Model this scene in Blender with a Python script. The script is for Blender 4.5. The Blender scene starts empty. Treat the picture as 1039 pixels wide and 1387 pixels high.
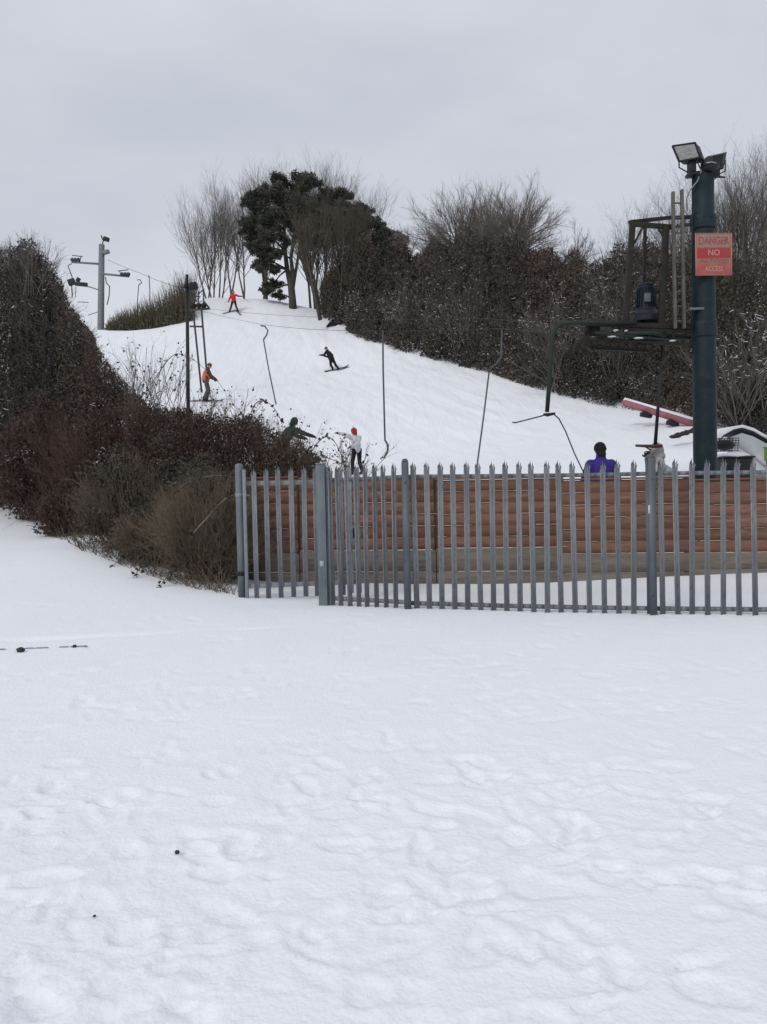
import bpy, math, random
import numpy as np
from mathutils import Vector, Matrix
R = math.radians
rng = np.random.default_rng(7)
random.seed(7)
S = bpy.context.scene
COL = S.collection

# ------------------------------------------------------------------ camera
F = 1089.0; W0, H0 = 1039.0, 1387.0
cam_d = bpy.data.cameras.new('camera'); cam = bpy.data.objects.new('camera', cam_d); COL.objects.link(cam)
cam_d.sensor_fit = 'VERTICAL'; cam_d.sensor_height = 24.0; cam_d.lens = F / H0 * 24.0
cam_d.clip_start = 0.05; cam_d.clip_end = 5000
CM = Matrix.Translation((0, 0, 1.6)) @ Matrix.Rotation(R(90 - 1.5), 4, 'X') @ Matrix.Rotation(R(-1.2), 4, 'Z')
cam.matrix_world = CM
S.camera = cam

def P(px, py, Z):
    """a point of the place from its direction in the view and its distance along it"""
    v = CM @ Vector(((px - W0 / 2) / F * Z, -(py - H0 / 2) / F * Z, -Z))
    return np.array(v)

# ------------------------------------------------------------------ helpers
OFF = {}
def setp(o, label=None, cat=None, group=None, kind=None):
    if label: o['label'] = label
    if cat: o['category'] = cat
    if group: o['group'] = group
    if kind: o['kind'] = kind
    return o

def thing(name, label, cat, loc=(0, 0, 0), group=None):
    o = bpy.data.objects.new(name, None); COL.objects.link(o)
    o.empty_display_size = 0.2
    o.location = Vector([float(a) for a in loc]); OFF[o.name] = np.array(loc, float)
    return setp(o, label, cat, group)

class MB:
    def __init__(s): s.v = []; s.f = []; s.n = 0
    def add(s, V, Fc):
        V = np.asarray(V, float).reshape(-1, 3)
        s.v.append(V)
        if isinstance(Fc, np.ndarray): s.f.append(Fc + s.n)
        else:
            for f in Fc: s.f.append(np.array([f]) + s.n)
        s.n += len(V); return s
    def mesh(s, name, off):
        me = bpy.data.meshes.new(name)
        V = np.concatenate(s.v) - off
        me.vertices.add(len(V)); me.vertices.foreach_set('co', V.astype(np.float32).ravel())
        tot = np.concatenate([np.full(len(f), f.shape[1], np.int32) for f in s.f])
        idx = np.concatenate([f.ravel() for f in s.f]).astype(np.int32)
        st = np.concatenate([[0], np.cumsum(tot)[:-1]]).astype(np.int32)
        me.loops.add(len(idx)); me.loops.foreach_set('vertex_index', idx)
        me.polygons.add(len(tot)); me.polygons.foreach_set('loop_start', st); me.polygons.foreach_set('loop_total', tot)
        me.update(calc_edges=True)
        if len(V) < 3000: me.validate()
        return me
    def build(s, name, mat, parent=None, smooth=False, bevel=0, loc=None, label=None):
        off = OFF[parent.name] if parent is not None else (np.array(loc, float) if loc is not None else np.zeros(3))
        me = s.mesh(name, off)
        o = bpy.data.objects.new(name, me); COL.objects.link(o)
        if mat: me.materials.append(mat)
        if smooth: me.polygons.foreach_set('use_smooth', [True] * len(me.polygons))
        if parent is not None: o.parent = parent
        elif loc is not None: o.location = Vector([float(a) for a in loc])
        OFF[o.name] = off
        if bevel:
            b = o.modifiers.new('bevel', 'BEVEL'); b.width = bevel; b.segments = 2; b.limit_method = 'ANGLE'
        if label: o['label'] = label
        return o
    # shapes
    def box(s, c, size, M=None):
        sx, sy, sz = [a / 2 for a in size]
        V = np.array([[x, y, z] for x in (-sx, sx) for y in (-sy, sy) for z in (-sz, sz)])
        if M is not None: V = V @ np.array(M.to_3x3()).T
        V = V + np.array(c)
        return s.add(V, np.array([[0, 1, 3, 2], [4, 6, 7, 5], [0, 4, 5, 1], [2, 3, 7, 6], [0, 2, 6, 4], [1, 5, 7, 3]]))
    def beam(s, a, b, w, h, up=(0, 0, 1)):
        a = Vector(a); b = Vector(b); d = (b - a); L = d.length; d.normalize(); u = Vector(up)
        if abs(d.dot(u)) > .95: u = Vector((0, 1, 0))
        x = d.cross(u).normalized(); u = x.cross(d)
        M = Matrix((x, d, u)).transposed()
        return s.box((a + b) / 2, (w, L, h), M)
    def tube(s, pts, rad, n=8, caps=True):
        pts = [Vector([float(q) for q in p]) for p in pts]; k = len(pts)
        rad = [rad] * k if not hasattr(rad, '__len__') else rad
        V = []; x = None
        for i in range(k):
            d = (pts[min(i + 1, k - 1)] - pts[max(i - 1, 0)])
            d = d.normalized() if d.length > 1e-9 else Vector((0, 0, 1))
            if x is None:
                x = d.orthogonal().normalized()
            else:
                x = (x - d * x.dot(d)); x = x.normalized() if x.length > 1e-6 else d.orthogonal().normalized()
            y = d.cross(x)
            for j in range(n):
                a = 2 * math.pi * j / n
                V.append(pts[i] + (x * math.cos(a) + y * math.sin(a)) * rad[i])
        Fc = [[i * n + j, i * n + (j + 1) % n, (i + 1) * n + (j + 1) % n, (i + 1) * n + j] for i in range(k - 1) for j in range(n)]
        b = s.n
        s.add([tuple(v) for v in V], np.array(Fc))
        if caps:
            s.f.append(np.array([list(range(n))[::-1]]) + b); s.f.append(np.array([[(k - 1) * n + j for j in range(n)]]) + b)
        return s
    def ellipsoid(s, c, r, n=10, m=7, M=None):
        V = [[0, 0, -1]]
        for i in range(1, m):
            ph = -math.pi / 2 + math.pi * i / m
            for j in range(n):
                a = 2 * math.pi * j / n
                V.append([math.cos(ph) * math.cos(a), math.cos(ph) * math.sin(a), math.sin(ph)])
        V.append([0, 0, 1]); V = np.array(V) * np.array(r)
        if M is not None: V = V @ np.array(M.to_3x3()).T
        V = V + np.array(c)
        T = [[0, 1 + (j + 1) % n, 1 + j] for j in range(n)]; e = len(V) - 1
        Q = [[1 + (i - 1) * n + j, 1 + (i - 1) * n + (j + 1) % n, 1 + i * n + (j + 1) % n, 1 + i * n + j] for i in range(1, m - 1) for j in range(n)]
        T += [[e, 1 + (m - 2) * n + j, 1 + (m - 2) * n + (j + 1) % n] for j in range(n)]
        b = s.n; s.add(V, np.array(T)); s.f.append(np.array(Q) + b)
        return s
    def segs(s, A, B, ra, rb, n=3):
        A = np.asarray(A); B = np.asarray(B); N = len(A)
        if N == 0: return s
        d = B - A; d /= np.maximum(np.linalg.norm(d, axis=1, keepdims=True), 1e-9)
        t = np.where(np.abs(d[:, 2:3]) > .9, np.array([[1., 0, 0]]), np.array([[0., 0, 1]]))
        x = np.cross(d, t); x /= np.linalg.norm(x, axis=1, keepdims=True); y = np.cross(d, x)
        V = np.zeros((N, 2, n, 3))
        for j in range(n):
            a = 2 * math.pi * j / n; u = x * math.cos(a) + y * math.sin(a)
            V[:, 0, j] = A + u * np.asarray(ra).reshape(-1, 1); V[:, 1, j] = B + u * np.asarray(rb).reshape(-1, 1)
        base = (np.arange(N) * 2 * n)[:, None, None]
        q = np.array([[j, (j + 1) % n, n + (j + 1) % n, n + j] for j in range(n)])[None]
        return s.add(V.reshape(-1, 3), (base + q).reshape(-1, 4))
    def leaves(s, C, size, aspect=1.6, flat=0.0, r=None):
        r = r or rng; N = len(C)
        if N == 0: return s
        a = r.normal(size=(N, 3)); a[:, 2] *= (1 - flat); a /= np.linalg.norm(a, axis=1, keepdims=True)
        b = r.normal(size=(N, 3)); b[:, 2] *= (1 - flat); b -= a * (a * b).sum(1, keepdims=True); b /= np.linalg.norm(b, axis=1, keepdims=True)
        sz = np.asarray(size) * r.uniform(.6, 1.4, (N, 1))
        c = np.cross(a, b) * sz * .18
        V = np.stack([C - a * sz * aspect / 2, C - b * sz / 2 + c, C + a * sz * aspect / 2, C + b * sz / 2 + c], 1)
        return s.add(V.reshape(-1, 3), (np.arange(N) * 4)[:, None] + np.arange(4)[None])
    def blobs(s, C, size, flat=.4, r=None):
        r = r or rng; N = len(C)
        if N == 0: return s
        sz = np.asarray(size) * r.uniform(.5, 1.5, (N, 1)); an = r.uniform(0, 6.28, N)
        dirs = np.array([[1, 0, 0], [0, .55, 0], [-1, 0, 0], [0, -.55, 0], [0, 0, flat], [0, 0, -flat * .6]])
        c, sn = np.cos(an), np.sin(an); V = np.zeros((N, 6, 3))
        tl = r.uniform(-.5, .5, N)
        for k in range(6):
            dx, dy, dz = dirs[k]
            V[:, k, 0] = (dx * c - dy * sn); V[:, k, 1] = (dx * sn + dy * c); V[:, k, 2] = dz + dx * tl
        V = V * (1 + r.uniform(-.25, .25, (N, 6, 1))) * sz[:, None] + C[:, None]
        q = np.array([[0, 1, 4], [1, 2, 4], [2, 3, 4], [3, 0, 4], [1, 0, 5], [2, 1, 5], [3, 2, 5], [0, 3, 5]])
        return s.add(V.reshape(-1, 3), ((np.arange(N) * 6)[:, None, None] + q[None]).reshape(-1, 3))

def unit(v): return v / np.maximum(np.linalg.norm(v, axis=-1, keepdims=True), 1e-9)

# value noise
def _h(ix, iy, seed):
    n = (ix.astype(np.int64) * 374761393 + iy.astype(np.int64) * 668265263 + seed * 144665) & 0x7fffffff
    n = ((n ^ (n >> 13)) * 1274126177) & 0x7fffffff
    return ((n ^ (n >> 16)) & 0xffff) / 65535.0
def vnoise(x, y, seed=0):
    ix = np.floor(x); iy = np.floor(y); fx = x - ix; fy = y - iy
    u = fx * fx * fx * (fx * (fx * 6 - 15) + 10); v = fy * fy * fy * (fy * (fy * 6 - 15) + 10)
    a = _h(ix, iy, seed); b = _h(ix + 1, iy, seed); c = _h(ix, iy + 1, seed); d = _h(ix + 1, iy + 1, seed)
    return (a + (b - a) * u) * (1 - v) + (c + (d - c) * u) * v - .5
def fbm(x, y, seed=0, oct=4, gain=.5):
    t = 0; a = 1
    for o in range(oct):
        ca, sa = math.cos(o * 1.1), math.sin(o * 1.1)
        t = t + a * vnoise((x * ca - y * sa) * 2.03 ** o, (x * sa + y * ca) * 2.03 ** o, seed + o * 7); a *= gain
    return t

# ------------------------------------------------------------------ materials
def mat(name, col, rough=.8, metal=0, var=None, vscale=3.0, var2=None, v2scale=20, bump=0, bscale=30, spec=.3, stretch=None, detail=5, lo=.35, hi=.65):
    m = bpy.data.materials.new(name); m.use_nodes = True; nt = m.node_tree; N = nt.nodes; L = nt.links
    b = N['Principled BSDF']; b.inputs['Roughness'].default_value = rough; b.inputs['Metallic'].default_value = metal
    b.inputs['Specular IOR Level'].default_value = spec
    b.inputs['Base Color'].default_value = (*col, 1)
    if var or bump:
        geo = N.new('ShaderNodeNewGeometry'); src = geo.outputs['Position']
        if stretch:
            mp = N.new('ShaderNodeMapping'); mp.inputs['Scale'].default_value = stretch; L.new(src, mp.inputs[0]); src = mp.outputs[0]
    if var:
        n = N.new('ShaderNodeTexNoise'); n.inputs['Scale'].default_value = vscale; n.inputs['Detail'].default_value = detail; n.inputs['Roughness'].default_value = .65
        L.new(src, n.inputs['Vector'])
        mr = N.new('ShaderNodeMapRange'); mr.inputs[1].default_value = lo; mr.inputs[2].default_value = hi; L.new(n.outputs[0], mr.inputs[0])
        mx = N.new('ShaderNodeMix'); mx.data_type = 'RGBA'; mx.inputs[6].default_value = (*col, 1); mx.inputs[7].default_value = (*var, 1)
        L.new(mr.outputs[0], mx.inputs[0]); out = mx.outputs[2]
        if var2:
            n2 = N.new('ShaderNodeTexNoise'); n2.inputs['Scale'].default_value = v2scale; n2.inputs['Detail'].default_value = 4
            L.new(src, n2.inputs['Vector'])
            mr2 = N.new('ShaderNodeMapRange'); mr2.inputs[1].default_value = .5; mr2.inputs[2].default_value = .7; L.new(n2.outputs[0], mr2.inputs[0])
            m2 = N.new('ShaderNodeMix'); m2.data_type = 'RGBA'; m2.inputs[7].default_value = (*var2, 1)
            L.new(out, m2.inputs[6]); L.new(mr2.outputs[0], m2.inputs[0]); out = m2.outputs[2]
        L.new(out, b.inputs['Base Color'])
    if bump:
        n = N.new('ShaderNodeTexNoise'); n.inputs['Scale'].default_value = bscale; n.inputs['Detail'].default_value = 6
        L.new(src, n.inputs['Vector'])
        bp = N.new('ShaderNodeBump'); bp.inputs['Strength'].default_value = 1; bp.inputs['Distance'].default_value = bump
        L.new(n.outputs[0], bp.inputs['Height']); L.new(bp.outputs[0], b.inputs['Normal'])
    return m

SNOW = mat('snow_ground', (.88, .9, .93), .75, var=(.855, .875, .91), vscale=.9, bump=.007, bscale=45, spec=.2)
SNOWB = mat('snow_on_things', (.8, .81, .84), .8, var=(.7, .71, .74), vscale=6, bump=.004, bscale=40)
GALV = mat('galvanised_steel', (.205, .215, .232), .55, .25, var=(.265, .275, .292), vscale=5, var2=(.16, .168, .182), v2scale=40, stretch=(1, 1, .4), lo=.4, hi=.62)
GALVD = mat('galvanised_post', (.115, .133, .155), .6, .25, var=(.18, .205, .225), vscale=3, var2=(.16, .24, .21), v2scale=6, stretch=(1, 1, .5))
WRED = mat('red_brown_boards', (.19, .095, .063), .9, var=(.13, .07, .05), vscale=1.4, var2=(.22, .13, .09), v2scale=9, bump=.002, bscale=60, stretch=(.35, .35, 3))
WGREY = mat('weathered_boards', (.21, .178, .145), .9, var=(.145, .122, .098), vscale=3, var2=(.12, .108, .085), v2scale=8, bump=.002, bscale=60, stretch=(.35, .35, 3))
WPOST = mat('weathered_fence_post', (.2, .16, .11), .9, var=(.1, .075, .055), vscale=5, stretch=(3, 3, .4))
GALVP = mat('dull_fence_post', (.088, .1, .118), .6, .25, var=(.14, .155, .175), vscale=3, stretch=(1, 1, .5))
GREEN = mat('dark_green_paint', (.005, .015, .022), .6, .0, var=(.009, .023, .029), vscale=2.2, var2=(.022, .027, .026), v2scale=7, spec=.25, bump=.002, bscale=12)
RUSTY = mat('dark_rusty_steel', (.018, .017, .016), .7, .3, var=(.036, .028, .021), vscale=6, var2=(.02, .026, .023), v2scale=20)
DGREENST = mat('dull_green_steel', (.02, .03, .026), .7, .2, var=(.034, .04, .034), vscale=6)
LADD = mat('aged_ladder_wood', (.13, .125, .11), .85, var=(.08, .075, .065), vscale=5, stretch=(2, 2, .5))
MOTOR = mat('motor_blue_black', (.011, .016, .03), .6, .1, var=(.022, .028, .042), vscale=7)
BLACK = mat('black_plastic', (.012, .013, .016), .55, var=(.022, .023, .026), vscale=8)
GLASS = mat('lamp_glass', (.16, .17, .165), .6, var=(.3, .31, .3), vscale=14, spec=.2, stretch=(1, 1, 5))
SREF = mat('lamp_reflector', (.35, .35, .33), .25, .8)
CONC = mat('grey_pylon_steel', (.15, .155, .17), .7, var=(.22, .225, .235), vscale=3, stretch=(1, 1, 3))
CABLE = mat('steel_cable', (.045, .045, .05), .7, .2)
FARM = mat('dark_grey_metal', (.05, .052, .06), .6, .3, var=(.08, .08, .085), vscale=6)
PINK = mat('faded_red_plastic', (.25, .075, .1), .7, var=(.34, .15, .17), vscale=4)
SIGNR = mat('faded_red_sign', (.36, .036, .04), .6, var=(.29, .055, .055), vscale=6)
SIGNR2 = mat('sun_faded_red_sign', (.36, .075, .06), .6, var=(.4, .13, .1), vscale=7)
SIGNW = mat('dirty_white_sign', (.36, .19, .165), .6, var=(.25, .2, .15), vscale=7)
SIGNL = mat('faded_white_lettering', (.5, .24, .21), .6, var=(.5, .24, .23), vscale=30)
SIGNLR = mat('faded_red_lettering', (.3, .05, .05), .6, var=(.34, .13, .12), vscale=16)
BARK = mat('bark_dark', (.05, .045, .04), .9, var=(.08, .072, .06), vscale=4, stretch=(3, 3, .7))
TWIG = mat('bare_twigs_grey_brown', (.1, .088, .08), .9, var=(.145, .128, .112), vscale=.8)
TWIGL = mat('pale_bare_twigs', (.15, .132, .115), .9, var=(.2, .178, .155), vscale=.8)
TWIGO = mat('bare_twigs_olive', (.075, .068, .05), .9, var=(.1, .085, .062), vscale=.8)
TWIGR = mat('reddish_bramble_canes', (.08, .047, .04), .85, var=(.115, .072, .058), vscale=1.6)
TWIGB = mat('brown_bramble_canes', (.11, .086, .064), .85, var=(.17, .132, .095), vscale=1.8)
TWIGS = mat('straw_brown_canes', (.14, .112, .078), .85, var=(.2, .16, .11), vscale=2.2)
TWIGP = mat('pale_dry_canes', (.2, .165, .12), .85, var=(.13, .1, .075), vscale=3)
LEAFD = mat('dark_evergreen_leaves', (.04, .041, .036), .85, var=(.062, .058, .049), vscale=1.2, var2=(.045, .036, .03), v2scale=5)
LEAFR = mat('dead_bramble_leaves', (.072, .046, .037), .85, var=(.05, .042, .034), vscale=1.5, var2=(.1, .062, .044), v2scale=6)
LEAFO = mat('olive_brown_leaves', (.058, .051, .041), .85, var=(.078, .067, .05), vscale=1.5, var2=(.035, .036, .028), v2scale=6)
LEAFP = mat('pine_needles', (.05, .055, .044), .85, var=(.08, .08, .062), vscale=.8)
DRYG = mat('dry_grass', (.125, .108, .07), .9, var=(.085, .078, .05), vscale=.7)
STONE = mat('dark_stone', (.03, .03, .032), .9, var=(.06, .055, .05), vscale=60)
SKIN = mat('skin', (.5, .3, .22), .6)
HAIR = mat('brown_hair', (.014, .011, .01), .8)
BLONDE = mat('blonde_hair', (.34, .23, .12), .8, var=(.42, .31, .18), vscale=40)
def cloth(name, c): return mat(name, c, .9, var=tuple(a * .75 for a in c), vscale=14, bump=.004, bscale=18)
C_RED = cloth('red_jacket', (.62, .035, .045)); C_BLK = cloth('black_cloth', (.014, .014, .018)); C_NAVY = cloth('dark_trousers', (.02, .022, .032))
C_ORG = cloth('orange_vest', (.62, .15, .055)); C_GREY = cloth('grey_trousers', (.09, .09, .098)); C_BRN = cloth('brown_sleeves', (.1, .04, .035))
C_GRN = cloth('dark_green_coat', (.02, .045, .037)); C_WHT = cloth('white_jacket', (.6, .61, .66)); C_MAR = cloth('red_hat', (.4, .03, .05))
C_PUR = cloth('purple_jacket', (.05, .03, .24)); C_LGR = cloth('pale_grey_coat', (.42, .41, .4)); C_PNK = cloth('pink_sleeve', (.6, .3, .34))
TARP = mat('black_tarpaulin', (.015, .017, .022), .5, var=(.03, .03, .035), vscale=4)
PANELG = mat('pale_grey_panel', (.72, .73, .75), .6, var=(.62, .63, .65), vscale=3)
LIME = mat('lime_green_plastic', (.2, .34, .045), .5, var=(.16, .27, .04), vscale=5)
WIRE = mat('black_mesh_wire', (.02, .022, .026), .6, .3)
TWOOD = mat('dark_red_brown_bar', (.07, .03, .03), .7, var=(.1, .05, .045), vscale=10)

nt = SNOW.node_tree; N = nt.nodes; Lk = nt.links; geo = N.new('ShaderNodeNewGeometry')
# ski and sledge grooves running down the slope
mp = N.new('ShaderNodeMapping'); mp.inputs['Rotation'].default_value = (0, 0, R(-20)); mp.inputs['Scale'].default_value = (1.7, .2, .3); Lk.new(geo.outputs['Position'], mp.inputs[0])
nz = N.new('ShaderNodeTexNoise'); nz.inputs['Scale'].default_value = 1.0; nz.inputs['Detail'].default_value = 6; nz.inputs['Roughness'].default_value = .6; nz.inputs['Distortion'].default_value = .4; Lk.new(mp.outputs[0], nz.inputs['Vector'])
sp = N.new('ShaderNodeSeparateXYZ'); Lk.new(geo.outputs['Position'], sp.inputs[0]); mr = N.new('ShaderNodeMapRange'); mr.inputs[1].default_value = 14; mr.inputs[2].default_value = 26; Lk.new(sp.outputs[1], mr.inputs[0])
mu = N.new('ShaderNodeMath'); mu.operation = 'MULTIPLY'; Lk.new(nz.outputs[0], mu.inputs[0]); Lk.new(mr.outputs[0], mu.inputs[1])
bp = N.new('ShaderNodeBump'); bp.inputs['Strength'].default_value = 1; bp.inputs['Distance'].default_value = .075; Lk.new(mu.outputs[0], bp.inputs['Height'])
ob = [n for n in N if n.type == 'BUMP' and n is not bp and n.inputs['Distance'].default_value < .1][0]; Lk.new(bp.outputs[0], ob.inputs['Normal'])

def vary(m, kind, lo, hi):
    nt = m.node_tree; N = nt.nodes; Lk = nt.links; b = N['Principled BSDF']; src = b.inputs['Base Color'].links[0].from_socket
    if kind == 'object': r_ = N.new('ShaderNodeObjectInfo').outputs['Random']
    else: r_ = N.new('ShaderNodeNewGeometry').outputs['Random Per Island']
    mr = N.new('ShaderNodeMapRange'); mr.inputs[3].default_value = lo; mr.inputs[4].default_value = hi; Lk.new(r_, mr.inputs[0])
    vm = N.new('ShaderNodeVectorMath'); vm.operation = 'SCALE'; Lk.new(src, vm.inputs[0]); Lk.new(mr.outputs[0], vm.inputs['Scale']); Lk.new(vm.outputs[0], b.inputs['Base Color'])
vary(GALV, 'object', .84, 1.1); vary(WRED, 'island', .8, 1.2); vary(WGREY, 'island', .85, 1.1)
for m_ in (LEAFD, LEAFR, LEAFO, LEAFP): vary(m_, 'island', .85, 1.18)

# ------------------------------------------------------------------ terrain
cps = [(-1, 0, 0), (1, 0, 0), (-1, 2.4, .0), (1, 2.4, .0), (0, 5, .12), (-3, 5, .14), (3, 5, .1), (0, -8, -.2), (-8, -6, 0), (8, -6, -.1), (8, 3, .05), (-8, 4, .35)]
cps += [(-12, 9, .9), (-20, 18, 1.8), (3.5, 13.5, .65), (0, 14, .6), (-4, 15, 1.0), (7, 13.5, .7), (9, 9, .3), (14, 12, .6)]
cps += [(-22, 80, 11), (0, 80, 12.5), (20, 80, 14), (-36, 60, 13), (27, 40, 10), (22, 28, 7), (17, 20, 3.6), (28, 60, 15), (-25, 40, 7.5), (-32, 20, 3), (-9, 21, 2.0)]
for q in [(327, 808, 10.05), (437, 820, 9.5), (551, 823, 9.1), (790, 830, 8.8), (1039, 833, 8.35), (340, 788, 12), (500, 791, 11.6), (690, 792, 11.3), (1020, 777, 11),
          (0, 688, 18), (60, 722, 15.5), (110, 742, 13), (200, 775, 11.5), (480, 641, 26), (279, 543, 37), (455, 498, 50), (323, 420, 65), (270, 406, 66), (350, 407, 66),
          (395, 427, 63), (440, 438, 60), (520, 466, 52), (600, 488, 46), (700, 518, 38), (800, 546, 31), (900, 562, 26), (1000, 595, 21), (150, 448, 66), (245, 438, 66), (650, 640, 19.5)]:
    cps.append(tuple(P(*q)))
cps = np.array(cps)
def _tps(r2): return np.where(r2 > 1e-9, .5 * r2 * np.log(np.maximum(r2, 1e-12)), 0)
_n = len(cps); _c2 = cps[:, :2] / 10
_K = _tps(((_c2[:, None] - _c2[None]) ** 2).sum(-1)) + np.eye(_n) * .004
_A = np.zeros((_n + 3, _n + 3)); _A[:_n, :_n] = _K; _A[:_n, _n] = 1; _A[:_n, _n + 1:] = _c2; _A[_n, :_n] = 1; _A[_n + 1:, :_n] = _c2.T
_w = np.linalg.solve(_A, np.concatenate([cps[:, 2], np.zeros(3)]))
def base_h(X, Y):
    X = np.asarray(X, float); Y = np.asarray(Y, float); sh = X.shape; x = X.ravel() / 10; y = Y.ravel() / 10
    # inside the hill area the fitted surface, far away a level plain
    xc = np.clip(x, -4, 3.4); yc = np.clip(y, -1.2, 8)
    z = _w[_n] + _w[_n + 1] * xc + _w[_n + 2] * yc
    for i in range(_n): z = z + _w[i] * _tps((xc - _c2[i, 0]) ** 2 + (yc - _c2[i, 1]) ** 2)
    d = np.hypot(x - xc, y - yc) * 10
    t = np.clip(d / 160, 0, 1); t = t * t * (3 - 2 * t)
    z = z * (1 - t) + (-1.5) * t
    return z.reshape(sh)
def GH(x, y): return float(base_h(np.array([x]), np.array([y]))[0])
def ground(px, Z, py=640):
    p = P(px, py, Z); return np.array([p[0], p[1], GH(p[0], p[1])])
def pxh(px, ytop, Z, base): return max(.2, P(px, ytop, Z)[2] - base[2])

def steps(a, b, s0, s1):
    out = [a]; x = a
    while x < b:
        t = (x - a) / (b - a); x += s0 + (s1 - s0) * t; out.append(min(x, b))
    return out
ys = [-1500, -800, -400, -200, -100, -60, -40, -25, -15, -9, -5, -3, -1, 0, .6, 1.1] + steps(1.4, 4, .012, .019)[:] + steps(4, 10, .02, .045)[1:] + steps(10, 30, .06, .16)[1:] + steps(30, 82, .2, .5)[1:] + [85, 90, 98, 110, 130, 160, 200, 260, 340, 450, 600, 900, 1500]
xh = steps(0, 4.8, .016, .025) + steps(4.8, 12, .06, .3)[1:] + steps(12, 50, .4, 1.5)[1:] + [60, 75, 95, 120, 160, 220, 300, 450, 700, 1000, 1500]
xs = np.array([-a for a in xh[:0:-1]] + xh); ys = np.array(ys)
GX, GY = np.meshgrid(xs, ys)
GZ = base_h(GX, GY); GZ0 = GZ.copy()
near = np.clip(1 - (GY - 2.2) / 5.0, 0, 1) ** 1.2 * (GY > -3)
w1, w2 = GX + .3 * fbm(GX * 2, GY * 2, 31), GY + .3 * fbm(GX * 2, GY * 2, 47)
def billow(x, y, seed, o=3):
    t = 0; a = 1
    for k in range(o):
        c_, s_ = math.cos(k * 1.3 + .4), math.sin(k * 1.3 + .4)
        t = t + a * np.abs(vnoise((x * c_ - y * s_) * 2.1 ** k, (x * s_ + y * c_) * 2.1 ** k, seed + 13 * k)) * 2; a *= .55
    return t
patch = np.clip(fbm(GX * .6, GY * .75, 77, 3) * 3 + .62, .12, 1.25)
GZ = GZ + .012 * fbm(w1 * .9, w2 * 1.0, 3, 3) * (.4 + .8 * near)
GZ = GZ + .006 * billow(w1 * 2.3, w2 * 2.3, 11, 3) * (.1 + 1.0 * near) * patch
pf = np.clip(fbm(GX * 1.3 + 4, GY * 1.3, 177, 3) * 3 + .6, .1, 1.3)
GZ = GZ - .010 * billow(w1 * 6, w2 * 6.6, 51, 3) * (.18 + 1.0 * near) * pf
GZ = GZ + .010 * fbm(w1 * 15, w2 * 17, 57, 4, .62) * (.12 + 1.0 * near) * pf - .012 * np.clip(fbm(w1 * 9, w2 * 12, 87, 3) - .28, 0, .3) * 2.5 * (.15 + near)
GZ = GZ - .03 * np.clip(fbm(w1 * 3.4 + 9, w2 * 4.5, 131, 3, .5) - .3, 0, .4) * (.3 + near) * (GY < 12) * 3
rr = np.random.default_rng(5)
# footprints and scuffs in the trampled snow near the viewer
for k in range(520):
    y0 = rr.uniform(1.9, 6.5) if k < 430 else rr.uniform(6, 9); x0 = rr.uniform(-.55, .55) * y0; a = rr.uniform(0, 3.14)
    L, Wd, dp = rr.uniform(.04, .15), rr.uniform(.025, .08), rr.uniform(.005, .021)
    i0, i1 = np.searchsorted(ys, [y0 - .5, y0 + .5]); j0, j1 = np.searchsorted(xs, [x0 - .5, x0 + .5])
    dp *= 1 if y0 < 4.5 else .45
    sx, sy = GX[i0:i1, j0:j1] - x0, GY[i0:i1, j0:j1] - y0
    wob = .035 * vnoise(GX[i0:i1, j0:j1] * 9, GY[i0:i1, j0:j1] * 9, k)
    u = (sx * math.cos(a) + sy * math.sin(a) + wob) / L; v = (-sx * math.sin(a) + sy * math.cos(a) + wob) / Wd
    d = np.sqrt(u * u + v * v)
    GZ[i0:i1, j0:j1] += -dp / (1 + np.exp((d - 1) * 22)) + dp * .35 * np.exp(-((d - 1.35) / .28) ** 2)
GZ = GZ0 + (GZ - GZ0) * .66
# ski and sledge tracks down the slope
slope = np.clip((GY - 22) / 10, 0, 1) * np.clip((66 - GY) / 6, 0, 1)
tr = np.sin((GX * 1.0 + GY * .32 + 2.2 * fbm(GX * .05, GY * .05, 9)) * 5.2) * .007 + .05 * fbm(GX * 1.9 + GY * .6, GY * .3, 91) + .06 * fbm(GX * .5, GY * .45, 17, 3)
GZ = GZ + slope * tr
# a shallow furrow crossing the field on the left
fa, fb_ = P(-60, 884, 7.3), P(430, 862, 8.1)
tt = (GX - fa[0]) / (fb_[0] - fa[0]); yl = fa[1] + (fb_[1] - fa[1]) * tt + .08 * vnoise(GX * 1.2, GX * 0, 4)
fw = np.clip(1.1 - tt, 0, 1) * (tt > -.2) * (vnoise(GX * 2.2, GX * 0 + 3, 8) + .62)
GZ -= .05 * fw * np.exp(-((GY - yl) / .05) ** 2)
m = MB(); ny, nx = GX.shape
ii = (np.arange(ny - 1)[:, None] * nx + np.arange(nx - 1)[None]).ravel()
m.add(np.stack([GX, GY, GZ], -1).reshape(-1, 3), np.stack([ii, ii + 1, ii + nx + 1, ii + nx], 1))
g = m.build('snow_ground', SNOW, smooth=True); g['kind'] = 'structure'

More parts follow.
